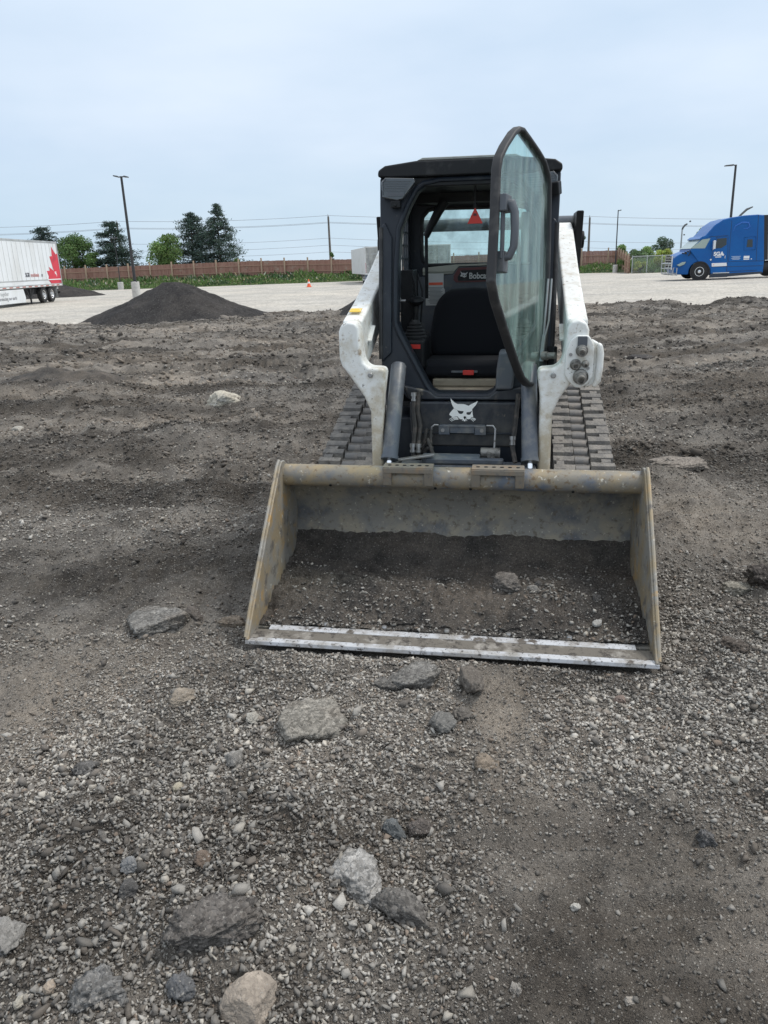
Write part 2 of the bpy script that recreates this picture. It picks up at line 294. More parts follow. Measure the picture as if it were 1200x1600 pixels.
# loader frame: origin under the bucket's cutting edge, x to its left side as seen, y towards its rear
LO = Vector((0.2342, 2.9427, 0.0)); LYAW, LROLL = R(-10), R(0.9)
LX = Vector((math.cos(LYAW) * math.cos(LROLL), math.sin(LYAW) * math.cos(LROLL), -math.sin(LROLL)))
LY = Vector((-math.sin(LYAW), math.cos(LYAW), 0)); LZ = LX.cross(LY)
def edge_y(x):
    return np.interp(x, [-24, -13.5, -10.5, -9.4, -4.3, -2.8, -1.0, 3, 7, 8.6, 9.9, 11, 12.4, 24], [31, 28.4, 26.6, 26.5, 29.0, 29.2, 27.6, 26.5, 25.6, 25.4, 24.0, 24.9, 25.0, 26.5])
def height(x, y):
    far = np.clip((y - 3) / 8, 0, 1)
    h = fbm(x, y, 11, ((2.6, 0.03), (0.9, 0.024), (0.33, 0.020), (0.14, 0.017)))
    h = h + np.clip(1.3 - far, 0.25, 1.3) * fbm(x, y, 31, ((0.06, 0.011), (0.028, 0.007)))
    h = h + np.clip((y - 2.6) / 3.5, 0, 1) * (0.035 * vn(x / 2.4 + 5, y / 0.7, 51) + 0.03 * vn(x / 0.95, y / 0.36, 52) + 0.06 * np.abs(vn(x / 0.42, y / 0.3, 53)) + 0.055 * np.maximum(0, vn(x / 0.2, y / 0.17, 54)) + 0.03 * np.maximum(0, vn(x / 0.09, y / 0.08, 58)) + 0.09 * np.maximum(0, vn(x / 0.7, y / 0.5, 55) - 0.25))
    h = h + np.clip((y - 6) / 6, 0, 1) * (0.05 * vn(x / 1.8, y / 0.9, 56) + 0.05 * np.abs(vn(x / 0.8, y / 0.45, 57)))
    wu = vn(x / 0.7, y / 0.7, 61)
    for k, (ya, sl, cu, wd, dp) in enumerate(((4.05, .10, .03, .16, .03), (4.75, .16, .02, .17, .04), (5.9, -.05, .02, .18, .05), (6.9, .02, -.01, .2, .055), (8.3, .12, .01, .22, .06), (9.6, .06, -.01, .22, .06), (11.5, -.04, .0, .25, .07), (13.2, .1, .0, .25, .07), (15.5, .0, .0, .3, .08), (18.5, .06, 0, .3, .09), (21.5, -.05, 0, .3, .09))):
        v = (y - (ya + sl * x + cu * x * x + .12 * vn(x / 1.6, x * 0, 400 + k))) / wd; g_ = np.exp(-v ** 4)
        on = np.clip(.55 + .9 * vn(x / 2.2 + k, x * 0, 420 + k), 0, 1)
        h = h + on * dp * (-g_ * (.8 + .35 * np.sin(x * 2 * math.pi / .13 + 1.5 * v)) + .9 * np.exp(-((np.abs(v) - 1.25) / .35) ** 2) * (.6 + .6 * vn(x / .3, y / .3, 440 + k)))
    h = h + 0.020 * np.sin((y + 0.06 * wu) * 2 * math.pi / 0.115) * bump2(x, y, 0.62, 1.55, 0.42, 0.6) * (0.5 + 0.5 * vn(x / 0.18, y / 0.2, 62))
    h = h - 0.025 * bump2(x, y, 0.65, 1.5, 0.45, 0.8) + 0.03 * bump2(x, y, -0.5, 1.65, 0.5, 0.45) + 0.05 * bump2(x, y, -0.45, 1.49, 0.16, 0.10)
    h = h + 0.16 * bump2(x, y, -4.7, 10.9, 0.75, 0.55) + 0.10 * bump2(x, y, -3.9, 10.4, 0.4, 0.35) + 0.13 * bump2(x, y, -5.0, 17.2, 1.4, 0.4) + 0.07 * bump2(x, y, -3.4, 16.6, 0.8, 0.4)
    h = h + 0.09 * bump2(x, y, -2.1, 7.2, 0.8, 0.35, 0.2) + 0.06 * bump2(x, y, -3.4, 6.0, 0.7, 0.3) + 0.10 * bump2(x, y, -1.5, 9.5, 1.0, 0.35)
    h = h + 0.08 * bump2(x, y, 4.1, 11.7, 0.7, 0.3) + 0.09 * bump2(x, y, 1.9, 3.4, 0.16, 0.22) + 0.04 * bump2(x, y, 1.5, 2.85, 0.12, 0.12)
    h = h + 0.15 * bump2(x, y, 11.2, 23.9, 1.3, 0.6) + 0.06 * bump2(x, y, 8.3, 24.3, 1.1, 0.5) + 0.08 * bump2(x, y, 13.5, 23.6, 1.2, 0.8)
    # level pad under the machine
    dx, dy = x - LO.x, y - LO.y
    lx = dx * LX.x + dy * LX.y; ly = dx * LY.x + dy * LY.y
    q = np.clip((1.12 - np.abs(lx)) / 0.2, 0, 1) * np.clip((ly + 0.12) / 0.12, 0, 1) * np.clip((3.2 - ly) / 0.3, 0, 1)
    h = h * (1 - q) + q * (-0.012 - lx * 0.0157 + np.minimum(h, 0) * 0.1)
    d = y - edge_y(x) - 0.5 * vn(x / 1.3, y / 1.3, 71) - 0.18 * vn(x / 0.35, y / 0.35, 72)
    h = h + 0.05 * np.exp(-((d + 0.5) / 0.4) ** 2) * (0.6 + 0.4 * vn(x / 0.6, y / 0.6, 73))
    h = np.where((d < 0.2) & (y > 21), np.maximum(h, -0.012), h)
    h = np.where(d > -0.3, h - np.clip((d + 0.3) / 0.5, 0, 1) * (np.maximum(h, 0) + 0.12), h)
    return h
def zones(x, y):
    """0..1 masks of what the ground is made of: loose gravel, brown fines, dark fines"""
    n1 = fbm(x, y, 81, ((1.1, 0.5), (0.4, 0.3), (0.15, 0.2)))
    g = 0.55 + 0.45 * n1 + 0.75 * bump2(x, y, 0.75, 2.3, 0.42, 0.42) + 0.7 * bump2(x, y, -0.65, 2.2, 0.6, 0.5) + 0.6 * bump2(x, y, -0.5, 1.45, 0.6, 0.4) + 0.5 * bump2(x, y, 1.4, 2.2, 0.4, 0.8) + 0.4 * bump2(x, y, 1.4, 3.2, 0.25, 0.5)
    g = g - 1.0 * bump2(x, y, 0.62, 1.45, 0.33, 0.55) - 0.8 * bump2(x, y, 0.42, 2.5, 0.16, 0.35) - 0.7 * bump2(x, y, 1.9, 4.6, 0.5, 0.8) - 0.7 * bump2(x, y, -1.5, 3.9, 0.8, 0.5) - 0.5 * bump2(x, y, -1.5, 2.7, 0.25, 0.4)
    b = 0.28 + 0.5 * fbm(x, y, 91, ((1.7, 0.6), (0.5, 0.3), (0.2, 0.2))) + 0.8 * bump2(x, y, 0.45, 2.5, 0.2, 0.4) + 0.9 * bump2(x, y, 1.9, 4.6, 0.5, 0.7) + 0.7 * bump2(x, y, -1.35, 2.7, 0.3, 0.5) + 0.7 * bump2(x, y, -3.2, 11.8, 1.3, 0.5) + 0.6 * bump2(x, y, -4.2, 13.8, 2.2, 0.9, 0.5)
    b = b + np.clip((y - 5) / 4, 0, 1) * (0.15 + 0.55 * vn(x / 2.6, y / 0.6, 97) + 0.3 * vn(x / 0.9, y / 0.3, 98))
    b = b - 0.6 * bump2(x, y, -4.7, 10.9, 0.8, 0.6) - 0.5 * bump2(x, y, -5, 17.2, 1.5, 0.6) - 0.4 * bump2(x, y, -1.5, 4.0, 0.9, 0.4) - 0.5 * bump2(x, y, 11.2, 23.9, 2, 0.8)
    f_ = np.clip((y - 2.5) / 3, 0, 1)
    d = .42 + .75 * (1 - f_) * fbm(x, y, 111, ((.8, .55), (.3, .4), (.12, .3))) + f_ * (.7 * vn(x / 2.1, y / .55, 115) + .55 * vn(x / .8, y / .24, 116) + .4 * vn(x / .3, y / .12, 117))
    d = d + .16 * np.clip((y - 4) / 3, 0, 1) + .25 * f_ * vn(x / .16, y / .09, 118)
    d = d + .6 * bump2(x, y, .62, 1.4, .35, .5) + .5 * bump2(x, y, -1.5, 4.0, .8, .35) + .5 * bump2(x, y, -.35, 1.9, .35, .2) - .5 * bump2(x, y, .85, 2.4, .45, .35) - .5 * bump2(x, y, -1.3, 2.5, .35, .5) - .5 * bump2(x, y, 1.9, 4.6, .5, .7) + .5 * bump2(x, y, 11.2, 23.9, 3, .9)
    return np.clip(g, 0, 1), np.clip(b, 0, 1), np.clip(d, 0, 1)

def ground_material(name, cols, s1, s2, bumpd, attr=True):
    G = bpy.data.materials.new(name); G.use_nodes = True
    n, l = G.node_tree.nodes, G.node_tree.links; b = n['Principled BSDF']; b.inputs['Roughness'].default_value = 0.95; b.inputs['Specular IOR Level'].default_value = 0.25
    tcn = n.new('ShaderNodeTexCoord')
    def noise(s, d=8, ro=0.65):
        z = n.new('ShaderNodeTexNoise'); z.inputs['Scale'].default_value = s; z.inputs['Detail'].default_value = d; z.inputs['Roughness'].default_value = ro; l.new(tcn.outputs['Object'], z.inputs[0]); return z
    def ramp(src, lo, hi):
        k = n.new('ShaderNodeMapRange'); k.inputs[1].default_value = lo; k.inputs[2].default_value = hi; l.new(src, k.inputs[0]); return k.outputs[0]
    def mixc(fac, a, c):
        x = n.new('ShaderNodeMixRGB')
        l.new(fac, x.inputs[0])
        if isinstance(a, tuple): x.inputs[1].default_value = (*a, 1)
        else: l.new(a, x.inputs[1])
        if isinstance(c, tuple): x.inputs[2].default_value = (*c, 1)
        else: l.new(c, x.inputs[2])
        return x.outputs[0]
    dark, mid, brown, pale = cols
    cur = mixc(ramp(noise(s1, 10, 0.75).outputs[0], 0.40, 0.62), dark, mid)
    if attr:
        a = n.new('ShaderNodeAttribute'); a.attribute_name = 'zone'; sp = n.new('ShaderNodeSeparateColor'); l.new(a.outputs['Color'], sp.inputs[0])
        mb = n.new('ShaderNodeMath'); mb.operation = 'MULTIPLY'; l.new(sp.outputs[1], mb.inputs[0]); l.new(ramp(noise(s1 * 2.3).outputs[0], 0.25, 0.65), mb.inputs[1])
        cur = mixc(mb.outputs[0], cur, brown)
        dd = n.new('ShaderNodeMixRGB'); dd.blend_type = 'MULTIPLY'; dd.inputs[2].default_value = (0.40, 0.385, 0.37, 1); l.new(ramp(sp.outputs[2], 0.15, 1.0), dd.inputs[0]); l.new(cur, dd.inputs[1]); cur = dd.outputs[0]
    else:
        cur = mixc(ramp(noise(s1 * 0.4).outputs[0], 0.45, 0.7), cur, brown)
    v = n.new('ShaderNodeTexVoronoi'); v.inputs['Scale'].default_value = s2; v.inputs['Randomness'].default_value = 1.0; l.new(tcn.outputs['Object'], v.inputs[0])
    bw = n.new('ShaderNodeSeparateColor'); l.new(v.outputs['Color'], bw.inputs[0])
    cur = mixc(ramp(noise(s1 * 9, 9, 0.75).outputs[0], 0.56, 0.72), cur, dark)
    pm_ = n.new('ShaderNodeMath'); pm_.operation = 'MULTIPLY'; l.new(ramp(bw.outputs[0], 0.80, 1.0), pm_.inputs[0]); l.new(ramp(v.outputs['Distance'], 0.5, 0.25), pm_.inputs[1])
    cur = mixc(pm_.outputs[0], cur, pale)
    vd = n.new('ShaderNodeMixRGB'); vd.blend_type = 'MULTIPLY'; vd.inputs[0].default_value = 1.0
    gr = n.new('ShaderNodeMapRange'); gr.inputs[3].default_value = 0.75; gr.inputs[4].default_value = 1.22; l.new(bw.outputs[1], gr.inputs[0])
    l.new(cur, vd.inputs[1]); l.new(gr.outputs[0], vd.inputs[2])
    l.new(vd.outputs[0], b.inputs['Base Color'])
    v2 = n.new('ShaderNodeTexVoronoi'); v2.inputs['Scale'].default_value = s2 * 2.1; l.new(tcn.outputs['Object'], v2.inputs[0])
    ad = n.new('ShaderNodeMath'); ad.operation = 'ADD'; l.new(v.outputs['Distance'], ad.inputs[0]); l.new(v2.outputs['Distance'], ad.inputs[1])
    a3 = n.new('ShaderNodeMath'); a3.operation = 'ADD'; l.new(ad.outputs[0], a3.inputs[0]); l.new(noise(s2 * 0.6, 5).outputs[0], a3.inputs[1])
    bp = n.new('ShaderNodeBump'); bp.inputs['Strength'].default_value = 0.9; bp.inputs['Distance'].default_value = bumpd; bp.invert = True
    l.new(a3.outputs[0], bp.inputs['Height']); l.new(bp.outputs[0], b.inputs['Normal'])
    return G
M['dirt'] = ground_material('asphalt_millings_dirt', ((0.120, 0.109, 0.098), (0.275, 0.252, 0.223), (0.38, 0.328, 0.27), (0.52, 0.485, 0.43)), 2.6, 190, 0.007)
M['lot'] = ground_material('pale_compacted_gravel', ((0.36, 0.34, 0.305), (0.50, 0.47, 0.42), (0.54, 0.495, 0.425), (0.34, 0.325, 0.31)), 0.35, 11, 0.02, False)
M['pile'] = ground_material('dark_millings', ((0.030, 0.028, 0.028), (0.052, 0.048, 0.046), (0.07, 0.062, 0.056), (0.11, 0.105, 0.10)), 2.0, 22, 0.03, False)
M['soil'] = ground_material('bucket_soil', ((0.050, 0.045, 0.041), (0.105, 0.095, 0.085), (0.18, 0.152, 0.125), (0.28, 0.26, 0.235)), 6, 150, 0.007, False)

def grid_mesh(name, X, Y, Z, m_, attr=None, keep=None):
    ny, nx = X.shape
    me = bpy.data.meshes.new(name)
    co = np.stack([X, Y, Z], -1).reshape(-1, 3).astype(np.float32)
    i = np.arange(ny * nx).reshape(ny, nx)
    q = np.stack([i[:-1, :-1], i[:-1, 1:], i[1:, 1:], i[1:, :-1]], -1).reshape(-1, 4)
    if keep is not None:
        q = q[(keep.reshape(-1)[q]).any(1)]
    me.vertices.add(len(co)); me.vertices.foreach_set('co', co.reshape(-1))
    me.loops.add(q.size); me.loops.foreach_set('vertex_index', q.reshape(-1).astype(np.int32))
    me.polygons.add(len(q)); me.polygons.foreach_set('loop_start', np.arange(0, q.size, 4, dtype=np.int32))
    me.update(calc_edges=True); me.polygons.foreach_set('use_smooth', np.ones(len(q), bool))
    if attr is not None:
        a = me.color_attributes.new('zone', 'FLOAT_COLOR', 'POINT'); a.data.foreach_set('color', attr.reshape(-1).astype(np.float32))
    me.materials.append(m_); o = bpy.data.objects.new(name, me); col.objects.link(o); return o
def spaced(lo, hi, fine0, fine1, step, grow, cap):
    a = list(np.arange(fine0, fine1, step)); s = step; p = a[-1]
    while p < hi: s = min(s * grow, cap); p += s; a.append(p)
    s = step; p = fine0; L = []
    while p > lo: s = min(s * grow, cap); p -= s; L.append(p)
    return np.array(L[::-1] + a)
xs = spaced(-24, 24, -1.9, 2.1, 0.011, 1.03, 0.085); ys = spaced(-2.0, 31, 0.9, 3.8, 0.011, 1.012, 0.06)
GX, GY = np.meshgrid(xs, ys); GZ = height(GX, GY); zg, zb, zd = zones(GX, GY)
yard = grid_mesh('dirt_yard', GX, GY, GZ, M['dirt'], np.stack([zg, zb, zd, zg * 0 + 1], -1))
tag(yard, kind='structure')
lb = B(); n_ = 64
lb.ring([(900 * math.cos(2 * math.pi * k / n_), 10 + 900 * math.sin(2 * math.pi * k / n_)) for k in range(n_)], [(-22.5, -1.7), (22.5, -1.7), (22.5, 22.6), (-22.5, 22.6)], 'z', -0.4, -0.03, (0, 10))
tag(lb.make('gravel_lot', M['lot']), kind='structure')

# ------------------------------------------------------------------ loose gravel (uncountable stones, one object)
rng = np.random.default_rng(5)
def hull(npts, rg):
    p = rg.normal(size=(npts, 3)); p /= np.linalg.norm(p, axis=1)[:, None]; p *= rg.uniform(0.6, 1.0, (npts, 1)); p *= np.array([1, rg.uniform(0.5, 0.95), rg.uniform(0.35, 0.75)])
    bm = bmesh.new()
    for q in p: bm.verts.new(q)
    g = bmesh.ops.convex_hull(bm, input=bm.verts)
    bmesh.ops.delete(bm, geom=[v for v in bm.verts if not v.link_faces], context='VERTS')
    bmesh.ops.triangulate(bm, faces=bm.faces); bm.verts.index_update()
    v = np.array([q.co[:] for q in bm.verts]); f = np.array([[q.index for q in x.verts] for x in bm.faces]); bm.free(); return v, f
HULLS = [hull(int(k), rng) for k in rng.integers(8, 12, 36)]
def stones_mesh(name, P, S, m_, C, sink=0.16, flat=1.0):
    n = len(P); which = rng.integers(0, len(HULLS), n); Vs, Fs, Cs, off = [], [], [], 0
    for k, (hv, hf) in enumerate(HULLS):
        ii = np.nonzero(which == k)[0]
        if not len(ii): continue
        a, b = rng.uniform(0, 2 * math.pi, len(ii)), rng.normal(0, 0.35, len(ii)); e = rng.normal(0, 0.35, len(ii))
        ca, sa, cb, sb, ce, se = np.cos(a), np.sin(a), np.cos(b), np.sin(b), np.cos(e), np.sin(e)
        v = hv[None] * S[ii, None, None] * 0.5 * np.array([1, 1, flat])
        x, y, z = v[..., 0], v[..., 1], v[..., 2]
        y, z = y * cb[:, None] - z * sb[:, None], y * sb[:, None] + z * cb[:, None]
        x, z = x * ce[:, None] + z * se[:, None], -x * se[:, None] + z * ce[:, None]
        x, y = x * ca[:, None] - y * sa[:, None], x * sa[:, None] + y * ca[:, None]
        v = np.stack([x, y, z], -1) + P[ii][:, None] + np.array([0, 0, 1])[None, None] * (S[ii] * (0.34 - sink))[:, None, None]
        f = hf[None] + (np.arange(len(ii)) * len(hv))[:, None, None] + off
        Vs.append(v.reshape(-1, 3)); Fs.append(f.reshape(-1, 3)); Cs.append(np.repeat(C[ii], len(hv), 0)); off += len(ii) * len(hv)
    V, F, Cc = np.concatenate(Vs), np.concatenate(Fs), np.concatenate(Cs)
    me = bpy.data.meshes.new(name); me.vertices.add(len(V)); me.vertices.foreach_set('co', V.astype(np.float32).reshape(-1))
    me.loops.add(F.size); me.loops.foreach_set('vertex_index', F.reshape(-1).astype(np.int32))
    me.polygons.add(len(F)); me.polygons.foreach_set('loop_start', np.arange(0, F.size, 3, dtype=np.int32)); me.update(calc_edges=True)
    at = me.color_attributes.new('tint', 'FLOAT_COLOR', 'POINT'); at.data.foreach_set('color', np.concatenate([Cc, np.ones((len(Cc), 1))], 1).astype(np.float32).reshape(-1))
    me.materials.append(m_); o = bpy.data.objects.new(name, me); col.objects.link(o); return o
def stone_colours(n, pale=0.12, dim=1.0):
    k = rng.uniform(0, 1, n)[:, None]; k = k ** 1.15; base = np.array([0.075, 0.069, 0.063]) * (1 - k) + np.array([0.43, 0.41, 0.372]) * k
    base = base * rng.uniform(0.75, 1.2, (n, 1)); u = rng.uniform(0, 1, n)
    base[u < pale] = np.array([0.40, 0.37, 0.32]) * rng.uniform(0.7, 1.25, (int((u < pale).sum()), 1))
    q = (u > 0.96); base[q] = np.array([0.20, 0.155, 0.12]) * rng.uniform(0.8, 1.2, (int(q.sum()), 1))
    return (base * 0.78 + np.array([0.16, 0.142, 0.122]) * 0.22) * dim * 1.15
M['stone'] = mat('gravel_stone', (0.15, 0.15, 0.15), 0.9, tint=True, layers=(((0.06, 0.055, 0.05), 45, 0.55, 0.8),), bump=(240, 0.6, 0.003), spec=0.3)
def under_machine(x, y, pad=0.0):
    dx, dy = x - LO.x, y - LO.y; lx = dx * LX.x + dy * LX.y; ly = dx * LY.x + dy * LY.y
    return (np.abs(lx) < 0.885 + pad) & (ly > -0.03 - pad) & (ly < 3.0)
def scatter(x0, x1, y0, y1, n, smin, smax, power, bias):
    x = rng.uniform(x0, x1, n); y = rng.uniform(y0, y1, n); g, b, dk = zones(x, y)
    ok = (rng.uniform(0, 1, n) < np.clip(g * (1 + bias) - bias * 0.35, 0.24, 1)) & ~under_machine(x, y) & (y < edge_y(x) - 0.3)
    x, y, g, b, dk = x[ok], y[ok], g[ok], b[ok], dk[ok]; u = rng.uniform(0, 1, len(x)); s = smin * (smax / smin) ** (u ** power); s *= 0.8 + 0.4 * g
    C = stone_colours(len(x)) * (1 - 0.25 * b[:, None]) + np.array([0.15, 0.12, 0.095]) * 0.25 * b[:, None]
    C *= (0.8 + 0.4 * g)[:, None] * (1.12 - .5 * dk)[:, None]
    return np.stack([x, y, height(x, y)], 1), s, C
def chips(x0, x1, y0, y1, n, smin, smax, power):
    x = rng.uniform(x0, x1, n); y = rng.uniform(y0, y1, n); dk = zones(x, y)[2]
    ok = (rng.uniform(0, 1, n) < np.clip(1.1 - dk + .8 * vn(x / .5, y / .25, 131), .1, 1)) & ~under_machine(x, y) & (y < edge_y(x) - .3); x, y, dk = x[ok], y[ok], dk[ok]
    C = np.array([.34, .31, .265])[None] * rng.uniform(.55, 1.35, (len(x), 1)) * (1.1 - .45 * dk)[:, None]
    return np.stack([x, y, height(x, y)], 1), smin * (smax / smin) ** (rng.uniform(0, 1, len(x)) ** power), C
def clods(x0, x1, y0, y1, n, smin, smax, power):
    p, sz, c = scatter(x0, x1, y0, y1, n, smin, smax, power, -0.6); k = rng.uniform(0.7, 1.25, (len(sz), 1)); zz = zones(p[:, 0], p[:, 1]); b = zz[1][:, None]; k = k * (1.15 - .62 * zz[2][:, None])
    return p, sz, (np.array([0.152, 0.137, 0.121]) * (1 - b) + np.array([0.28, 0.235, 0.19]) * b) * k
parts_ = [chips(-2.4, 2.7, 0.8, 3.3, 13950, .003, .010, 1.4), chips(-4.2, 4.8, 3.2, 6.0, 32500, .005, .02, 1.8), chips(-5.5, 6.0, 5.8, 11, 36000, .008, .034, 2.0), chips(-13, 13, 10.5, 29, 40000, .012, .06, 2.2),
          scatter(-2.4, 2.7, 0.8, 3.3, 186000, 0.006, 0.024, 1.2, 0.8), scatter(-2.4, 2.7, 0.8, 3.3, 8525, 0.018, 0.040, 1.5, 0.6), scatter(-2.4, 2.7, 0.8, 3.3, 372, 0.035, 0.07, 1.5, 0.8),
          clods(-2.4, 2.7, 0.8, 3.3, 190000, 0.004, 0.014, 1.2), clods(-2.4, 2.7, 0.8, 3.3, 5425, 0.012, 0.05, 1.8), clods(-4.2, 4.8, 3.2, 6.0, 62500, 0.008, 0.035, 1.6), clods(-4.2, 4.8, 3.2, 6.0, 1500, 0.03, 0.08, 1.6), clods(-6.5, 7.0, 5.8, 11, 75000, 0.012, 0.07, 1.9), clods(-6.5, 7.0, 5.8, 11, 2200, 0.05, 0.13, 1.8), clods(-14, 14, 10.5, 28, 90000, 0.02, 0.13, 2.2), clods(-14, 14, 10.5, 28, 2600, 0.1, 0.26, 1.8),
          scatter(-4.2, 4.8, 3.2, 6.0, 100000, 0.008, 0.032, 1.3, 0.7), scatter(-4.2, 4.8, 3.2, 6.0, 1375, 0.03, 0.07, 1.8, 0.6), scatter(-5.5, 6.0, 5.8, 11, 70000, 0.010, 0.042, 1.8, 0.6), scatter(-13, 13, 10.5, 29, 60000, 0.018, 0.09, 2.4, 0.6)]
P_, S_, C_ = (np.concatenate([p[i] for p in parts_]) for i in range(3))
gv = stones_mesh('gravel', P_, S_, M['stone'], C_)
tag(gv, 'loose crushed stones scattered over the dark dirt', 'gravel', kind='stuff')

# ------------------------------------------------------------------ single rocks, slabs and clods
def rock(name, label, cat, x, y, w_, d_, h_, rz, colr, seed, sink=0.3, rough=0.05, planes=9, tilt=(0, 0), z0=None, flat_top=False, speck=(0.3, 0.28, 0.25), group=None):
    rg = np.random.default_rng(seed)
    bm = bmesh.new(); bmesh.ops.create_icosphere(bm, subdivisions=5, radius=1.0)
    N = rg.normal(size=(planes, 3)); N[:, 2] *= 0.5; N /= np.linalg.norm(N, axis=1)[:, None]; D = rg.uniform(0.5, 0.9, planes)
    if flat_top: N = np.vstack([N, [[0.04, -0.03, 1], [0, 0, -1]]]); D = np.append(D, [0.5, 0.5])
    V = np.array([v.co[:] for v in bm.verts]); dp = V @ N.T; rad = np.min(np.where(dp > 0.05, D / np.maximum(dp, 0.05), 9), axis=1); rad = np.minimum(rad, 1.0)
    P = V * rad[:, None]
    P = P / (np.abs(P).max(0) + 1e-9)
    def n3(s, k): return (vn(P[:, 0] * s + 3 + k, P[:, 1] * s + P[:, 2] * s * 0.7, seed + k) + vn(P[:, 2] * s + 9, P[:, 0] * s * 0.8 - P[:, 1] * s, seed + 7 + k)) * 0.5
    P = P * (1 + rough * 2.2 * n3(2.5, 0) + rough * 1.8 * n3(6, 1) + rough * 1.3 * n3(12, 2) + rough * 0.9 * n3(23, 3))[:, None]
    P = P * np.array([w_ / 2, d_ / 2, h_ / 2])
    for v, q in zip(bm.verts, P): v.co = q
    me = bpy.data.meshes.new(name); bm.to_mesh(me); bm.free()
    mm = mat(name + '_surface', colr, 0.92, layers=((tuple(c * 0.6 for c in colr), 22, 0.56, 0.76), (tuple(min(0.5, c * 1.7) for c in colr), 9, 0.52, 0.75), ((0.17, 0.145, 0.12), 4, 0.45, 0.7), (speck, 120, 0.6, 0.68), (tuple(c * 0.5 for c in colr), 75, 0.62, 0.7)), bump=(130, 1.0, 0.008), spec=0.25)
    n, l = mm.node_tree.nodes, mm.node_tree.links; bs = n['Principled BSDF']; src = bs.inputs['Base Color'].links[0].from_socket; bpn = [q for q in n if q.type == 'BUMP'][0]; hsrc = bpn.inputs['Height'].links[0].from_socket
    tcn = n.new('ShaderNodeTexCoord'); vo = n.new('ShaderNodeTexVoronoi'); vo.inputs['Scale'].default_value = 105; l.new(tcn.outputs['Object'], vo.inputs[0]); sp = n.new('ShaderNodeSeparateColor'); l.new(vo.outputs['Color'], sp.inputs[0])
    gr = n.new('ShaderNodeMapRange'); ag = 1.0 if ('asphalt' in name or 'clod' in name) else .4; gr.inputs[3].default_value = 1 - .42 * ag; gr.inputs[4].default_value = 1 + .5 * ag; l.new(sp.outputs[0], gr.inputs[0]); mu = n.new('ShaderNodeMixRGB'); mu.blend_type = 'MULTIPLY'; mu.inputs[0].default_value = 1; l.new(src, mu.inputs[1]); l.new(gr.outputs[0], mu.inputs[2]); l.new(mu.outputs[0], bs.inputs['Base Color'])
    ad = n.new('ShaderNodeMath'); ad.operation = 'MULTIPLY_ADD'; l.new(vo.outputs['Distance'], ad.inputs[0]); ad.inputs[1].default_value = -.5 * ag; l.new(hsrc, ad.inputs[2]); l.new(ad.outputs[0], bpn.inputs['Height'])
    me.materials.append(mm); o = bpy.data.objects.new(name, me); col.objects.link(o)
    me.polygons.foreach_set('use_smooth', [True] * len(me.polygons))
    if z0 is None: z0 = float(height(np.array([x]), np.array([y]))[0])
    o.location = (x, y, z0 + h_ * (0.5 - sink - .08)); o.rotation_euler = (tilt[0], tilt[1], rz)
    tag(o, label, cat, group); return o
DG, LG, TN, BR, DK = (0.15, 0.143, 0.132), (0.34, 0.32, 0.28), (0.32, 0.28, 0.23), (0.19, 0.155, 0.12), (0.09, 0.082, 0.075)
